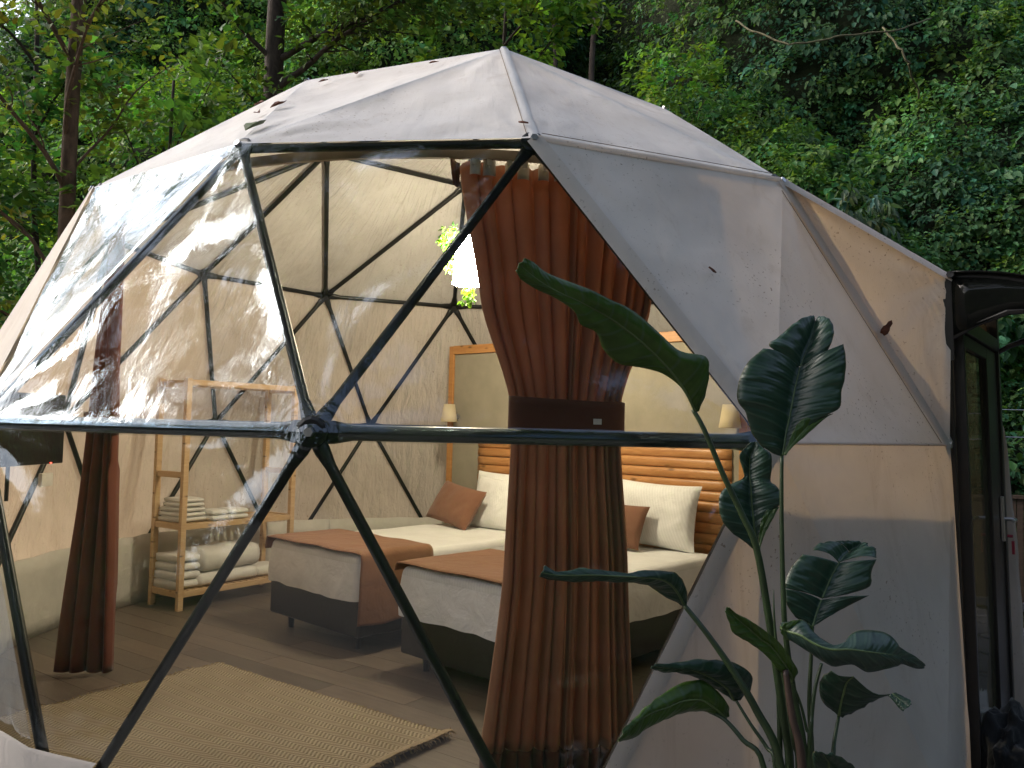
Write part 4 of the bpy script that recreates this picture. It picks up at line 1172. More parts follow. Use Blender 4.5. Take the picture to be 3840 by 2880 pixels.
# header tape, gliders
for k in range(13):
    u = .045 + k * .078
    p = fnr(min(.99, u), 0); 
    pr_ = V(p.x, p.y, 0).normalized()
    w = .022 + .006 * sin(k * 2.3)
    d = (Rr(2.5) - Lr(2.5)).normalized(); n = V(0, 0, 1).cross(d); n = -n if n.y > 0 else n
    def ft(a, b, p=p, w=w, d=d, n=n, k=k):
        x = (a - .5) * 2
        return p + d * (x * w) + n * (.030 - .014 * x * x) + BZ * (-.062 + .075 * b - .010 * (x * x) * b)
    mb = MB(); mb.grid(ft, 6, 3); mb.build('header_tape', M['white_pl'], cur, smooth=True, solid=.002)
    g = V(2.25 * pr_.x, 2.25 * pr_.y, 2.585)
    mb = MB(); mb.box(g + BZ * .0, (d, n, BZ), (.010, .008, .016)); mb.tube([g, g - BZ * .03 + n * .012, p + n * .02 - BZ * .02], .0025, 5)
    mb.build('glider', M['white_pl'], cur)
def ff(a, b):
    p = fnr(0, 0); return p + V(-.045 * a * (1 - b * .4), .02 * a + .02 * sin(a * 5), .018 - .10 * b + .03 * a * (1 - b))
mb = MB(); mb.grid(ff, 6, 6); mb.build('turned_corner', M['band'], cur, smooth=True, solid=.003)

cur2 = empty('curtain', V(-2.15, -.78, 0), 'narrow dark brown curtain gathered beside the television', 'curtain', 'curtains on the dome track')
Ll = interp([(2.56, V(-2.13, -.76, 0)), (1.75, V(-2.19, -.78, 0)), (1.4, V(-2.22, -.76, 0)), (.0, V(-2.37, -.70, 0))])
Rl = interp([(2.56, V(-1.98, -1.02, 0)), (1.75, V(-2.02, -.90, 0)), (1.4, V(-2.04, -.78, 0)), (.0, V(-2.04, -.68, 0))])
mb, _ = curtain_mesh(Ll, Rl, 2.56, .015, 4, lambda z: .022 + .02 * (z < 1.2), 12, nu=90)
mb.build('drape', M['terra_d'], cur2, smooth=True, solid=.003)
tie('tieback', Ll, Rl, 1.40, 1.50, .05, M['band'], cur2)

# pendant lamp and trailing ivy ----------------------------------------------
LC = V(-.06, -.10, 2.60)
lamp = empty('pendant_lamp', LC, 'brightly lit pendant lamp hanging under the dome ceiling', 'pendant lamp')
mb = MB(); mb.lathe([(.062, .17), (.075, .165), (.105, -.165), (.085, -.175), (.0, -.175)], LC, 28); mb.build('shade', M['lamp_on'], lamp, smooth=True)
mb = MB(); mb.lathe([(.0, .185), (.064, .182), (.066, .171), (.0, .170)], LC, 20); mb.build('cap', M['framewood'], lamp)
mb = MB(); mb.tube([LC + BZ * .18, V(-.03, -.05, 3.1), ZEN - BZ * .02], .004, 6); mb.build('cord', M['black_pl'], lamp)

# ================================================================== VEGETATION
def leaf_obj(name, P, T, N, L, W, tint, mat, parent=None, fold=.18, notch=False):
    """P base, T direction to tip, N leaf normal, L length, W half width factor; one quad each side of the midrib"""
    n = len(P)
    T = T / np.linalg.norm(T, axis=1, keepdims=True)
    S = np.cross(T, N); S /= np.linalg.norm(S, axis=1, keepdims=True) + 1e-9
    Nn = np.cross(S, T)
    L = L[:, None]; Wd = (L[:, 0] * W)[:, None]
    tip = P + T * L - Nn * L * .18
    vs = np.stack([P, P + T * L * .30 + S * Wd + Nn * Wd * fold, P + T * L * .72 + S * Wd * .62 - Nn * L * .05 + Nn * Wd * fold * .5,
                   tip, P + T * L * .72 - S * Wd * .62 - Nn * L * .05 + Nn * Wd * fold * .5, P + T * L * .30 - S * Wd + Nn * Wd * fold], 1).reshape(-1, 3)
    base = np.arange(n) * 6
    f = np.stack([base, base + 1, base + 2, base + 3, base, base + 3, base + 4, base + 5], 1).reshape(-1)
    me = bpy.data.meshes.new(name)
    me.vertices.add(n * 6); me.vertices.foreach_set('co', vs.astype(np.float32).ravel())
    me.loops.add(n * 8); me.loops.foreach_set('vertex_index', f.astype(np.int32))
    me.polygons.add(n * 2); me.polygons.foreach_set('loop_start', (np.arange(n * 2) * 4).astype(np.int32))
    me.update(calc_edges=True)
    ca = me.color_attributes.new('tint', 'FLOAT_COLOR', 'POINT')
    col = np.concatenate([tint, np.ones((n, 1))], 1)
    ca.data.foreach_set('color', np.repeat(col, 6, 0).astype(np.float32).ravel())
    me.materials.append(mat)
    o = bpy.data.objects.new(name, me); COL.objects.link(o)
    if parent is not None:
        acc = Vector((0, 0, 0)); p = parent
        while p: acc += p.location; p = p.parent
        o.parent = parent; o.location = -acc
    return o

def clusters(C, out, per, rad, size, tint0, tvar, droop=.5, wid=(.26, .40), flat=.6):
    """C cluster centres (n,3), out outward unit vectors; returns leaf arrays"""
    n = len(C)
    k = per
    Cc = np.repeat(C, k, 0); O = np.repeat(out, k, 0)
    d = rng.normal(size=(n * k, 3)); d /= np.linalg.norm(d, axis=1, keepdims=True)
    flip = (d * O).sum(1) < -.15; d[flip] *= -1
    r = rad * rng.uniform(.25, 1, (n * k, 1))
    P = Cc + d * r * np.array([1, 1, .75])
    T = d * .75 + O * .25 + np.array([0, 0, -droop]) + rng.normal(scale=.3, size=d.shape)
    N = O * flat + np.array([0, 0, .8]) + rng.normal(scale=.38, size=d.shape)
    L = rng.uniform(size[0], size[1], n * k) * np.repeat(rng.uniform(.75, 1.25, n), k)
    ct = np.repeat(rng.normal(size=(n, 1)), k, 0); lt = rng.normal(size=(n * k, 1))
    hue = np.repeat(rng.normal(size=(n, 1)), k, 0)
    t = np.array(tint0)[None] if np.ndim(tint0) == 1 else np.repeat(tint0, k, 0)
    c = t * np.exp(tvar * (.75 * ct + .55 * lt))
    c = c * (1 + np.array([.28, .05, -.12]) * np.clip(hue, -1.5, 1.8))
    c = np.clip(c, .004, .6)
    return P, T, N, L, rng.uniform(wid[0], wid[1], n * k), c

# hillside cover: leaf clumps over the lumpy slope
def hidden_by_tent(p):
    d = p - CAM; L = d.length; d /= L
    oc = CAM - V(0, 0, 1.2); b = oc.dot(d); c = oc.dot(oc) - 2.35 ** 2
    return b * b - c > 0 and b < 0
cs, outs, tints = [], [], []
cnt = 0
while cnt < 24000:
    x = random.uniform(-13, 15); s = random.uniform(-.3, 15.5)
    p = hill(x, s)
    v = p - CAM
    if v.y < 1: continue
    az_ = atan2(v.x, v.y)
    if not (-.72 < az_ < .80): continue
    el = v.z / sqrt(v.x ** 2 + v.y ** 2)
    if el > .80: continue
    if el > .66 and random.random() < .6: continue
    if hidden_by_tent(p) and random.random() < .93: continue
    dist = v.length
    if random.random() > min(1, (12.5 / dist) ** 1.1): continue
    e = .12
    nx = (hill(x + e, s) - hill(x - e, s)).cross(hill(x, s + e) - hill(x, s - e)).normalized()
    if nx.y > 0: nx = -nx
    h = max(0, noise.noise(V(x * .9, s * .9, 8)) + .35) * 1.0
    off = random.random() ** 1.3 * (.15 + h * .8)
    q = p + nx * off + V(0, 0, off * .25)
    cs.append(q); outs.append(nx)
    # species patches
    sp_ = noise.noise(V(x * .35, s * .35, 20)); sp2 = noise.noise(V(x * .8 + 9, s * .8, 3))
    g = np.array([.100, .190, .062])
    if x < 1.0: g = np.array([.125, .235, .055])
    if sp_ > .2: g = np.array([.070, .150, .066])
    if sp_ < -.25: g = g * np.array([1.25, 1.15, .8])
    if sp2 > .38: g = g * 1.4
    if x > 3.5: g = g * np.array([.78, .88, 1.05])
    if abs(x - 1.9 - s * .05) < 1.0 and s > 5: g = g * .6  # gully shade put into the leaf colour
    tints.append(g); cnt += 1
C_ = np.array(cs); O_ = np.array(outs); T_ = np.array(tints)
big = rng.random(len(C_)) < .30
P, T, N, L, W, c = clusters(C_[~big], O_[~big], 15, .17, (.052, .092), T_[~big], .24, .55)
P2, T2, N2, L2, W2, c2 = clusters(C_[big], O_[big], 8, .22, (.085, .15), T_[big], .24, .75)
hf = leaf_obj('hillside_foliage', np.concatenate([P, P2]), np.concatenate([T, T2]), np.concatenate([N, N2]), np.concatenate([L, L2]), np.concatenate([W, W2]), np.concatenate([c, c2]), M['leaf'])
tag(hf, 'dense green creepers and undergrowth covering the slope', 'undergrowth', kind='stuff')

# trees ------------------------------------------------------------------
def bend_path(a, b, n, amp, seed):
    pts = []
    for k in range(n + 1):
        t = k / n; p = a.lerp(b, t)
        f = sin(t * pi) if amp > 0 else t
        p = p + V(noise.noise(V(t * 2.3, seed, 0)), noise.noise(V(t * 2.3, seed, 5)), 0) * abs(amp) * (.3 + f)
        pts.append(p)
    return pts
def tree(name, base, top, r0, r1, limbs, bark, label, crown, amp=.12, seed=0, group=None, cat='tree'):
    """limbs: (t along trunk, end point, radius, sub twigs); crown: dict(centres, radius, n, size, tint)"""
    t = empty(name, base, label, cat, group)
    pts = bend_path(base, top, 22, amp, seed)
    for i, p in enumerate(pts): pass
    mb = MB(); mb.tube(pts, [r0 + (r1 - r0) * (k / 22) ** .9 + (.35 * r0 if k == 0 else 0) for k in range(23)], 12)
    mb.build('trunk', bark, t, smooth=True)
    cc, co = [], []
    rr = random.Random(seed * 7 + 3)
    for (tt, end, rad, twigs) in limbs:
        st = pts[int(tt * 22)]
        lp = bend_path(st, end, 12, (end - st).length * .10, seed + tt * 9)
        mb = MB(); mb.tube(lp, [rad * (1 - .8 * k / 12) for k in range(13)], 7)
        for q in range(twigs):
            k = rr.randint(3, 11); a = lp[k]; dd = (end - st).normalized()
            e = a + (dd * rr.uniform(.2, .6) + V(rr.uniform(-1, 1), rr.uniform(-1, 1), rr.uniform(-.5, .6)) * .5) * (end - st).length * .42
            tp = bend_path(a, e, 6, .05, q + seed)
            mb.tube(tp, [rad * .32 * (1 - .75 * j / 6) for j in range(7)], 5)
            for j in (2, 3, 4, 5, 6):
                for _ in range(crown.get('pt', 1)):
                    cc.append(tp[j] + V(rr.gauss(0, 1), rr.gauss(0, 1), rr.gauss(0, 1)) * .10)
        for j in range(4, 13, 2): cc.append(lp[j] + V(rr.gauss(0, 1), rr.gauss(0, 1), rr.gauss(0, 1)) * .12)
        mb.build('limb', bark, t, smooth=True)
    if crown.get('balls'):
        for (bc, br, bn) in crown['balls']:
            for _ in range(bn):
                d = V(rr.gauss(0, 1), rr.gauss(0, 1), rr.gauss(0, 1)).normalized()
                q = bc + V(d.x * br[0], d.y * br[1], d.z * br[2]) * rr.random() ** .38
                if noise.noise(q * .9 + V(seed, 0, 0)) < crown.get('gap', -.12): continue
                cc.append(q)
    Cx = np.array([tuple(x) for x in cc]); mid = Cx.mean(0)
    Ox = Cx - mid; Ox /= np.linalg.norm(Ox, axis=1, keepdims=True) + 1e-6; Ox = Ox * .5 + np.array([0, -.3, .8]); Ox /= np.linalg.norm(Ox, axis=1, keepdims=True)
    P, T, N, L, W, c = clusters(Cx, Ox, crown.get('per', 7), crown.get('rad', .16), crown.get('size', (.07, .12)), np.array(crown['tint']), crown.get('var', .3), crown.get('droop', .35), crown.get('wid', (.30, .42)), .3)
    leaf_obj('crown', P, T, N, L, W, c, M['leaf'], t)
    return t

# left trunk right behind the tent, limbs with large yellow green leaves
tree('tree', V(-3.98, 2.5, -.3), V(-3.86, 2.3, 7.2), .092, .055,
     [(.50, V(-4.9, 1.6, 5.4), .028, 9), (.60, V(-3.1, 1.5, 5.5), .024, 9), (.42, V(-5.1, 1.7, 4.1), .022, 8), (.70, V(-4.9, 1.2, 6.4), .026, 9),
      (.74, V(-2.7, 1.3, 6.3), .022, 9), (.36, V(-5.0, 1.9, 2.9), .016, 7), (.55, V(-3.2, 2.9, 5.2), .016, 6)], M['bark1'],
     'slim reddish trunk tree rising left of the dome with sparse yellow green leaves',
     dict(tint=(0.123, 0.152, 0.032), size=(.065, .105), per=4, rad=.20, var=.35, droop=.25), .05, 1)
tree('tree', V(-3.35, 3.1, -.2), V(-3.2, 3.0, 5.0), .035, .014,
     [(.6, V(-2.7, 2.6, 4.2), .012, 6), (.75, V(-3.9, 2.7, 4.9), .012, 6), (.5, V(-3.9, 2.6, 3.6), .012, 6), (.85, V(-2.6, 2.7, 5.2), .010, 6)], M['bark2'],
     'thin dark sapling growing just behind the slim reddish trunk', dict(tint=(0.094, 0.167, 0.036), size=(.08, .13), per=6, rad=.18), .12, 2)
tree('tree', V(-2.62, 4.85, .6), V(-2.55, 4.6, 9.0), .155, .10,
     [(.60, V(-1.2, 4.0, 6.4), .05, 12), (.68, V(-.4, 4.2, 6.9), .045, 14), (.66, V(-3.6, 4.0, 6.9), .035, 10), (.74, V(-1.4, 3.7, 7.2), .04, 12), (.55, V(-3.1, 4.0, 5.7), .02, 6)], M['bark2'],
     'thick dark trunk tree standing behind the dome roof', dict(tint=(0.072, 0.128, 0.032), size=(.07, .12), per=8, rad=.2, balls=[(V(-.6, 4.3, 6.9), (1.5, .8, .7), 240), (V(-1.6, 4.4, 7.3), (1.5, .9, .8), 150)]), .05, 3)
tree('tree', V(.2, 5.4, 1.4), V(.3, 5.0, 7.6), .05, .02,
     [(.7, V(1.1, 4.6, 6.7), .02, 10), (.6, V(-.5, 4.7, 6.0), .02, 8), (.85, V(1.0, 4.5, 7.4), .018, 10)], M['bark2'],
     'bright leafed young tree overhanging the roof peak', dict(tint=(0.123, 0.225, 0.041), size=(.08, .13), per=8, rad=.18, balls=[(V(.9, 4.6, 6.75), (.75, .5, .55), 110)]), .1, 4)
tree('tree', V(-4.6, 3.6, 0), V(-4.9, 3.4, 6.8), .04, .02,
     [(.5, V(-5.4, 2.9, 4.2), .02, 10), (.65, V(-4.2, 2.9, 5.2), .02, 10), (.8, V(-5.6, 2.6, 6.2), .02, 10), (.35, V(-5.2, 3.0, 2.9), .018, 8)], M['bark2'],
     'bushy green tree at the left edge behind the slim trunk', dict(tint=(0.072, 0.160, 0.041), size=(.07, .12), per=9, rad=.18, balls=[(V(-5.0, 3.2, 3.2), (.9, .6, 1.4), 180)]), .12, 5)
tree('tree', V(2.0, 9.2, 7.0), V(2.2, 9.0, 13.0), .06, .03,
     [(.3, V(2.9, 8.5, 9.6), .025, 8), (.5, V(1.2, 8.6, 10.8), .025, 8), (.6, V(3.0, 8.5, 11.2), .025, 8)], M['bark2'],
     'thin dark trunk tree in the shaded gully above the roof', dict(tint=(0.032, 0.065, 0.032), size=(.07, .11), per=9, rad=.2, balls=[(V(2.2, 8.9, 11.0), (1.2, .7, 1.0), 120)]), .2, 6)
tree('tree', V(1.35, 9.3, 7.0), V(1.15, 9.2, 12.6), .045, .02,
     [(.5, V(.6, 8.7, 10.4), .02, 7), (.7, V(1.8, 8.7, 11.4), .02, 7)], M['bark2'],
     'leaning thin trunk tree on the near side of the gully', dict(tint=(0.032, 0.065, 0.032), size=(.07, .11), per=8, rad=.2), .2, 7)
# shrubs one can tell apart on the slope
def shrub(x, s, h, r, n, tint, size, label, per=9, droop=.4, wid=(.28, .4)):
    b = hill(x, s)
    t = empty('shrub', b, label, 'shrub', 'shrubs on the slope')
    top = b + V(rnd(-.1, .1), -.45 - r * .3, h)
    mb = MB(); cc = []
    for k in range(6):
        e = top + V(rnd(-r, r), rnd(-r, r) * .6, rnd(-.5, .3) * h)
        pth = bend_path(b, e, 8, .06, k + x); mb.tube(pth, [.012 * (1 - .8 * j / 8) for j in range(9)], 5)
        for j in range(4, 9): cc.append(pth[j])
    mb.build('stem', M['bark3'], t, smooth=True)
    for _ in range(n):
        d = V(random.gauss(0, 1), random.gauss(0, 1), random.gauss(0, 1)).normalized()
        cc.append(top + V(d.x * r, d.y * r * .7, d.z * h * .45) * random.random() ** .4)
    Cx = np.array([tuple(q) for q in cc]); mid = Cx.mean(0)
    Ox = Cx - mid; Ox /= np.linalg.norm(Ox, axis=1, keepdims=True) + 1e-6; Ox = Ox * .7 + np.array([0, -.4, .6]); Ox /= np.linalg.norm(Ox, axis=1, keepdims=True)
    P, T, N, L, W, c = clusters(Cx, Ox, per, .13, size, np.array(tint), .28, droop, wid, .5)
    leaf_obj('crown', P, T, N, L, W, c, M['leaf'], t)
shrub(-2.6, 2.2, .9, .6, 60, (0.101, 0.216, 0.074), (.10, .16), 'pale broad leafed shrub just above the left roof edge', 7)
shrub(-1.7, 4.3, 1.1, .8, 80, (0.115, 0.230, 0.047), (.08, .12), 'bright lime shrub between the two left trunks')
shrub(-4.6, 5.6, 1.2, .9, 90, (0.115, 0.223, 0.041), (.08, .12), 'bright yellow green shrub at the upper left')
shrub(3.3, 7.2, 1.2, .9, 90, (0.115, 0.223, 0.043), (.08, .12), 'bright green bush beside the dark gully')
shrub(3.0, 3.4, 1.0, .5, 60, (0.081, 0.182, 0.081), (.09, .14), 'blue green bush above the right shoulder of the roof', 7)
shrub(4.3, 3.2, 1.0, .6, 60, (0.115, 0.203, 0.047), (.08, .13), 'yellowish bush on the slope right of the roof shoulder')
shrub(5.2, 4.6, .9, .5, 46, (0.081, 0.128, 0.081), (.13, .20), 'grey green bush with long drooping leaves on the right slope', 6, 1.3, (.16, .22))
shrub(6.4, 2.9, .9, .7, 60, (0.068, 0.155, 0.068), (.11, .17), 'large leafed bush near the right edge of the slope', 7, .8)
shrub(6.3, .9, .9, .6, 60, (0.054, 0.128, 0.068), (.10, .16), 'low dark bush above the wooden fence', 7, .8)
shrub(-.4, 3.2, 1.0, .7, 70, (0.095, 0.196, 0.047), (.07, .11), 'round leafed bush behind the left roof ridge')

# hanging vines and bare twigs threaded through the cover
def vine(pts, r, label, mt='limb'):
    mb = MB(); q = []
    for a, b in zip(pts, pts[1:]):
        for k in range(8): q.append(a.lerp(b, k / 8) + V(noise.noise(a * 3 + V(k * .3, 0, 0)), 0, noise.noise(b * 3 + V(k * .3, 2, 0))) * .05)
    q.append(pts[-1]); mb.tube(q, r, 6)
    o = mb.build('vine', M[mt], None, smooth=True); tag(o, label, 'vine', 'bare vines on the slope')
def hv(x, s, o): p = hill(x, s); return p + V(0, -o, o * .5)
vine([V(3.57, 5.7, 7.3), V(3.67, 5.31, 6.97), V(4.04, 4.91, 6.6), V(4.61, 4.78, 6.67), V(5.38, 4.74, 6.79), V(6.11, 5.19, 7.2)], .013, 'long bare pale limb sagging across the upper right slope')
vine([V(5.35, 5.04, 6.96), V(5.46, 4.75, 6.51), V(5.58, 4.76, 6.34), V(5.97, 5.24, 6.1)], .014, 'short pale limb dropping below the long sagging one')
vine([hv(7.0, 4.2, .8), hv(6.6, 3.6, .9), hv(6.9, 2.9, .8), hv(7.2, 2.3, .7)], .014, 'bare pale twig curling out at the right edge of the slope')
vine([hv(2.7, 5.4, .8), hv(2.5, 6.6, .9), hv(2.9, 7.9, .7)], .010, 'thin pale stem rising beside the dark gully')
vine([hv(-3.9, 2.0, .9), hv(-3.5, 2.9, .9), hv(-3.4, 3.6, .8)], .012, 'thin bare twig arching near the left roof edge')

# unseen slope behind the camera, added to block low sky from the window
def bank(a, b):
    th = radians(75 + 228 * a); r = 12.5 + 15 * b + 1.2 * noise.noise(V(a * 9, b * 5, 2))
    h = 13.0 * b ** .9 * (.42 + .58 * sstep(.24, .36, 1 - a)) + .8 * noise.noise(V(a * 14, b * 7, 6))
    return V(r * sin(th), r * cos(th) - 2.0, -.3 + h)
mb = MB(); mb.grid(lambda a, b: bank(a, b), 80, 18, True)
o = mb.build('sky_block_slope', M['soil'], smooth=True); tag(o, 'unseen wooded slope added behind the camera to block low sky', kind='structure')
cs = []
for _ in range(6800):
    a, b = random.random(), random.random(); p = bank(a, b); inn = V(-p.x, -p.y, 4).normalized()
    cs.append(p + inn * rnd(0, .9) + V(0, 0, rnd(0, .8)))
Cx = np.array([tuple(q) for q in cs]); Ox = -Cx * np.array([1, 1, 0]) + np.array([0, 0, 8.]); Ox /= np.linalg.norm(Ox, axis=1, keepdims=True)
P, T, N, L, W, c = clusters(Cx, Ox, 8, .42, (.22, .36), np.array((.06, .12, .04)), .35, .5)
tag(leaf_obj('sky_block_foliage', P, T, N, L, W, c, M['leaf']), 'green foliage over the added slope behind the camera', 'undergrowth', kind='stuff')

# trees outside the frame, mirrored in the vinyl window, crowns packed to block sky
tree('tree', V(-8.0, -4.2, -.25), V(-7.2, -3.6, 6.5), .16, .06,
     [(.6, V(-5.2, -3.0, 6.4), .05, 12), (.7, V(-6.6, -1.8, 7.0), .05, 12), (.65, V(-8.6, -2.6, 6.6), .05, 12), (.8, V(-6.4, -4.4, 7.6), .05, 12)], M['bark2'],
     'spreading tree left of the camera whose crown mirrors in the window', dict(tint=(0.065, 0.131, 0.036), size=(.12, .19), per=7, rad=.26, balls=[(V(-6.4, -2.8, 6.6), (2.4, 2.2, 1.4), 420)], gap=-.25), .2, 21)
tree('tree', V(-2.6, -9.0, -.25), V(-2.2, -7.4, 7.5), .18, .07,
     [(.7, V(-2.4, -4.9, 8.2), .06, 14), (.8, V(-3.8, -5.6, 8.6), .05, 12), (.75, V(-.4, -5.8, 8.4), .05, 14), (.85, V(1.6, -6.2, 8.8), .05, 12)], M['bark2'],
     'tall tree behind the camera with branches over the tent', dict(tint=(0.065, 0.131, 0.036), size=(.12, .19), per=8, rad=.28, balls=[(V(-.6, -4.0, 8.3), (4.2, 2.3, 1.0), 1500), (V(1.9, -6.7, 7.7), (2.8, 1.9, 1.2), 800)], gap=-.45), .2, 22)
tree('tree', V(-9.2, 4.6, -.25), V(-8.6, 4.2, 6.0), .14, .05,
     [(.5, V(-7.6, 3.4, 4.4), .04, 10), (.6, V(-9.6, 3.0, 4.8), .04, 10), (.7, V(-7.8, 4.4, 6.2), .04, 10)], M['bark2'],
     'sparse tree beyond the left edge of the slope', dict(tint=(0.065, 0.131, 0.036), size=(.10, .17), per=7, rad=.25, balls=[(V(-8.0, 3.2, 5.2), (1.9, 1.6, 1.9), 260), (V(-6.8, 1.7, 5.5), (1.3, .9, 1.5), 190)]), .2, 23)

# ivy draped round the pendant lamp ------------------------------------------
iv = empty('trailing_ivy', LC + V(0, 0, .1), 'bright green trailing ivy draped over the pendant lamp', 'ivy')
cc = []
for k in range(26):
    a = random.uniform(pi * .72, pi * 1.32); cc.append(LC + V(cos(a) * rnd(.10, .17), sin(a) * rnd(.08, .15), rnd(-.14, .20)))
for k in range(9): cc.append(LC + V(rnd(-.02, .05), rnd(-.12, -.04), -.19 - rnd(0, .11)))
Cx = np.array([tuple(q) for q in cc]); Ox = Cx - np.array(tuple(LC)); Ox /= np.linalg.norm(Ox, axis=1, keepdims=True)
P, T, N, L, W, c = clusters(Cx, Ox, 9, .030, (.022, .040), np.array((.10, .22, .03)), .2, .5)
leaf_obj('foliage', P, T, N, L, W, c, M['ivy'], iv)
mb = MB(); mb.tube([LC + V(-.05, -.03, .19), LC + V(-.13, -.03, .08), LC + V(-.13, -.02, -.1)], .003, 5); mb.tube([LC + V(0, -.09, -.17), LC + V(.015, -.08, -.30)], .003, 5); mb.build('stem', M['stalk'], iv)

# ================================================================== PADDLE LEAF PLANT
plant = empty('bird_of_paradise_plant', V(.86, -3.45, -.24), 'tall paddle leafed plant in front of the canvas wall', 'plant')
TINT = {'g': (.040, .085, .014), 'd': (.017, .045, .030), 'b': (.022, .048, .038)}
def catmull(p, t):
    n = len(p) - 1; x = t * n; i = min(int(x), n - 1); f = x - i
    a, b, c, d = p[max(i - 1, 0)], p[i], p[i + 1], p[min(i + 2, n)]
    return .5 * ((2 * b) + (c - a) * f + (2 * a - 5 * b + 4 * c - d) * f * f + (3 * b - a - 3 * c + d) * f ** 3)
for nm, pcs in LEAVES:
    tint = TINT[nm[0]]
    mb = MB(); uvs = []
    for ip, pc in enumerate(pcs):
        Lp = [Vector(q) for q in pc[0::3]]; Mp = [Vector(q) for q in pc[1::3]]; Rp = [Vector(q) for q in pc[2::3]]
        n = (len(Lp) - 1) * 5; NA = 7
        vs = []; start = len(mb.v)
        for j in range(n + 1):
            t = j / n
            l, mm, r = catmull(Lp, t), catmull(Mp, t), catmull(Rp, t)
            tn = (catmull(Mp, min(1, t + .02)) - catmull(Mp, max(0, t - .02)))
            nrm = (r - l).cross(tn); nrm = nrm.normalized() if nrm.length > 1e-6 else V(0, -1, 0)
            if nrm.dot(CAM - mm) < 0: nrm = -nrm
            for k in range(NA * 2 + 1):
                x = k / NA - 1
                e = l if x < 0 else r
                ax = abs(x); p = mm.lerp(e, ax)
                wd = (e - mm).length
                p = p + nrm * (wd * .16 * sin(ax * pi) + .0035 * noise.noise(V(t * 11, x * 2, ip)) * ax * 2 + .0012 * sin(t * len(Lp) * 7 + (1 if x > 0 else 2)) * ax)
                vs.append(p); uvs.append((.5 + x * .5, t * (len(Lp) - 1) / 9.0 + ip * .9))
        w = NA * 2 + 1
        mb.add(vs, [(j * w + k, j * w + k + 1, (j + 1) * w + k + 1, (j + 1) * w + k) for j in range(n) for k in range(w - 1)])
    o = mb.build('leaf', M['paddle'], plant, smooth=True)
    me = o.data
    uvl = me.uv_layers.new(name='UVMap'); li = np.zeros(len(me.loops), np.int32); me.loops.foreach_get('vertex_index', li)
    uvl.data.foreach_set('uv', np.array(uvs, np.float32)[li].ravel())
    ca = me.color_attributes.new('tint', 'FLOAT_COLOR', 'POINT'); ca.data.foreach_set('color', np.tile(np.array([*tint, 1], np.float32), len(me.vertices)))
    sm = o.modifiers.new('solid', 'SOLIDIFY'); sm.thickness = .0012
    for ip, pc in enumerate(pcs):
        mb = MB(); Mp = [Vector(q) for q in pc[1::3]]; n = (len(Mp) - 1) * 4
        pts = [catmull(Mp, j / n) for j in range(n + 1)]
        t0 = ip / len(pcs); t1 = (ip + 1) / len(pcs)
        mb.tube(pts, [.0042 * (1 - .85 * (t0 + (t1 - t0) * j / n)) for j in range(n + 1)], 6)
        mb.build('midrib', M['rib'], o, smooth=True)
for k, (pts, r) in enumerate(STALKS):
    Pp = [Vector(q) for q in pts]; n = (len(Pp) - 1) * 5
    q = [catmull(Pp, j / n) for j in range(n + 1)]
    mb = MB(); mb.tube(q, [r * (.65 + .9 * (j / n)) for j in range(n + 1)] if k != 10 else [.001 + r * 1.6 * min(1, j / n * 2) for j in range(n + 1)], 10)
    mb.build('stalk', M['stalk_b'] if k == 11 else M['stalk'], plant, smooth=True)

# fallen leaves on the canvas ------------------------------------------------
FALL = [((-1.213, -1.031, 3.213), (-.4, -.48, .78), .030, 'dark curled dead leaf, upper one of the trio on the left canvas', 'dead'),
        ((-1.0, -1.511, 3.025), (-.23, -.51, .83), .038, 'brown dead leaf right of the trio on the roof canvas', 'dead'),
        ((-1.098, -1.492, 2.99), (-.4, -.48, .78), .030, 'brown dead leaf lowest of the trio near the window corner', 'dead'),
        ((-.878, -1.029, 3.353), (-.23, -.51, .83), .022, 'tiny dark dead leaf below the left roof ridge', 'dead'),
        ((-.695, -1.02, 3.41), (-.23, -.51, .83), .030, 'flat brown dead leaf high on the front roof canvas', 'dead'),
        ((-.252, -1.281, 3.376), (-.23, -.51, .83), .020, 'small brown fleck leaf left of the roof peak', 'dead'),
        ((-.993, -1.974, 2.745), (-.23, -.51, .83), .052, 'olive green fallen leaf at the window top left corner', 'greenleaf'),
        ((.177, -2.271, 2.703), (-.11, -.62, .78), .018, 'dark dead leaf beside the roof seam above the curtain', 'dead'),
        ((1.83, -2.017, 1.963), (-.11, -.99, .02), .030, 'dark red dead leaf clinging to the canvas beside the door', 'dead'),
        ((.9, -2.462, 2.09), (.3, -.81, .51), .014, 'tiny dead leaf fleck on the big side canvas', 'dead')]
for k, (p, n, s, lab, mt) in enumerate(FALL):
    n = Vector(n).normalized(); p = Vector(p) + n * .045
    a = n.cross(V(0, 0, 1)).normalized(); b = n.cross(a)
    ang = k * 1.3; a, b = a * cos(ang) + b * sin(ang), b * cos(ang) - a * sin(ang)
    pts = []
    for q in range(12):
        th = q / 12 * 2 * pi; rr_ = s * (1 + .25 * sin(3 * th + k) + .15 * noise.noise(V(q, k, 0))) * (1 if abs(cos(th)) < .8 else 1.25)
        pts.append(p + a * cos(th) * rr_ + b * sin(th) * rr_ * .55 + n * (s * .35 * abs(sin(th)) + s * .15 * noise.noise(V(q * .9, k, 3))))
    mb = MB(); mb.add([p] + pts, [(0, 1 + q, 1 + (q + 1) % 12) for q in range(12)])
    o = mb.build('fallen_leaf', M[mt], None, smooth=True, solid=.0015, origin=p); tag(o, lab, 'leaf', 'leaves fallen on the canvas')

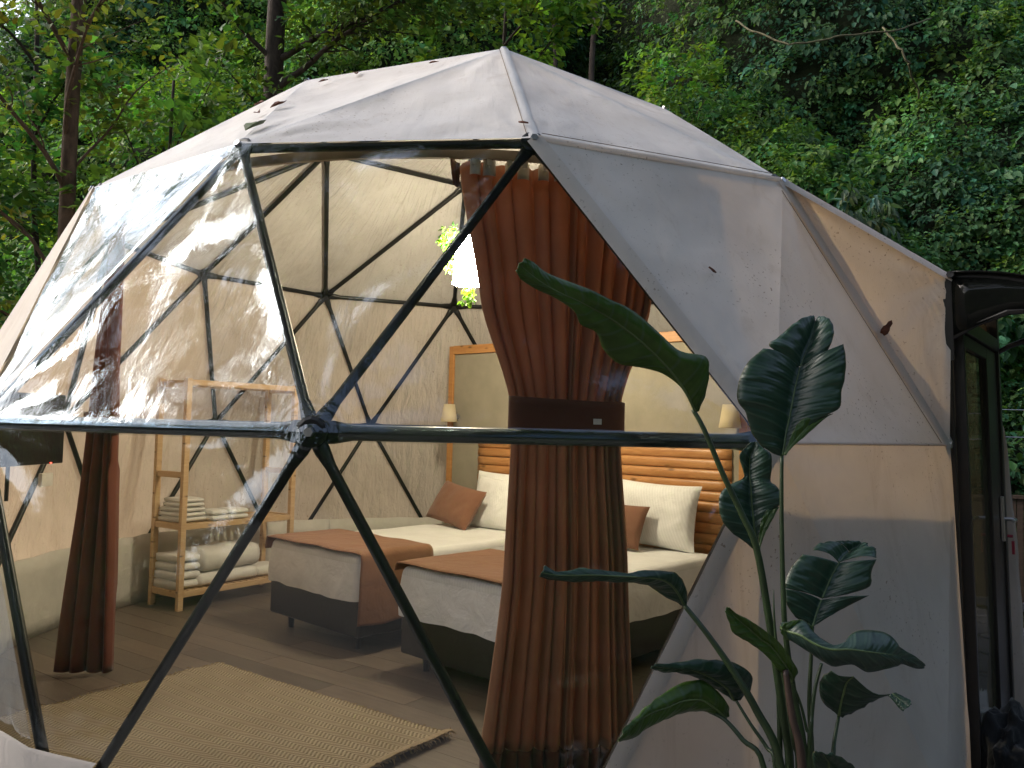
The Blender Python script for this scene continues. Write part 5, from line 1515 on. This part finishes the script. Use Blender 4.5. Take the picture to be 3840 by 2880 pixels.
# ================================================================== BY THE DOOR
fence = empty('fence', V(5.6, 2.3, -.2), 'dark low slatted wooden fence beyond the flagstones', 'fence')
fa, fb = V(3.9, 3.0, -.2), V(9.0, .7, -.2); fd = (fb - fa).normalized(); fn_ = V(fd.y, -fd.x, 0)
nsl = int((fb - fa).length / .062)
for k in range(nsl):
    c = fa + fd * (k * .062 + .03)
    mb = MB(); h = 1.10 + rnd(-.008, .008); mb.box(c + V(0, 0, h / 2) + fn_ * rnd(-.003, .003), (fd, fn_, BZ), (.0275, .009, h / 2)); mb.build('slat', M['fence'], fence, origin=c)
mb = MB(); mb.box((fa + fb) / 2 + BZ * 1.115 + fn_ * .0, (fd, fn_, BZ), ((fb - fa).length / 2, .03, .016)); mb.build('cap_rail', M['fence'], fence)
mb = MB(); mb.box((fa + fb) / 2 + BZ * .05 + fn_ * .025, (fd, fn_, BZ), ((fb - fa).length / 2, .014, .04)); mb.build('bottom_rail', M['slate'], fence)
for z, lab in ((1.62, 'upper thin wire strung beside the awning'), (1.40, 'lower thin wire strung above the fence')):
    mb = MB(); mb.tube([V(3.7, 1.0, z + .1), V(5.5, .6, z + .1), V(8, 0, z + .2)], .003, 5); o = mb.build('wire', M['bolt']); tag(o, lab, 'wire', 'wires beside the door')

def matf(a, b):
    x = 2.55 + 1.2 * a; y = -1.62 + .85 * b
    p = V(2.62, -1.75, 0) + DN * (.02 + .75 * a) + DD * (.05 + 1.1 * b)
    return V(p.x, p.y, -.205 + .012 + .010 * noise.noise(V(a * 5, b * 5, 0)) + .02 * max(0, noise.noise(V(a * 3, b * 2, 5))))
mb = MB(); mb.grid(matf, 24, 24); o = mb.build('door_mat', M['mat'], None, smooth=True, solid=.012); tag(o, 'maroon mat laid outside the tent door', 'mat')
def lump(name, c, ax, sz, mat, label, cat, amp, seed, n=28, floor_z=-.2):
    def fn(a, b):
        th = a * 2 * pi; ph = b * pi
        d = V(cos(th) * sin(ph), sin(th) * sin(ph), cos(ph))
        k = 1 + amp * noise.noise(d * 1.8 + V(seed, 0, 0)) + amp * .5 * noise.noise(d * 5 + V(seed, 0, 0))
        p = c + ax[0] * d.x * sz[0] * k + ax[1] * d.y * sz[1] * k + BZ * d.z * sz[2] * k
        p.z = max(p.z, floor_z + .004); return p
    mb = MB(); mb.grid(fn, n * 2, n); o = mb.build(name, mat, None, smooth=True); return tag(o, label, cat)
lump('cloth_bundle', V(2.45, -1.95, .00), (DD, DN), (.22, .12, .25), M['fur'], 'dark charcoal pile bundle slumped against the door foot', 'bundle', .35, 3)
def fw_(a, b):
    p = V(2.95, -1.12, -.19) + V(.75, .25, 0) * a + V(-.15, .55, 0) * b
    h = .10 * max(0, noise.noise(V(a * 4, b * 4, 1)) + .25) + .035 * abs(noise.noise(V(a * 13, b * 13, 2))) + .02
    return V(p.x, p.y, -.19 + h)
mb = MB(); mb.grid(fw_, 40, 34); o = mb.build('crumpled_towel', M['lace'], None, smooth=True, solid=.008); tag(o, 'crumpled white towel lying beside the maroon mat', 'towel')
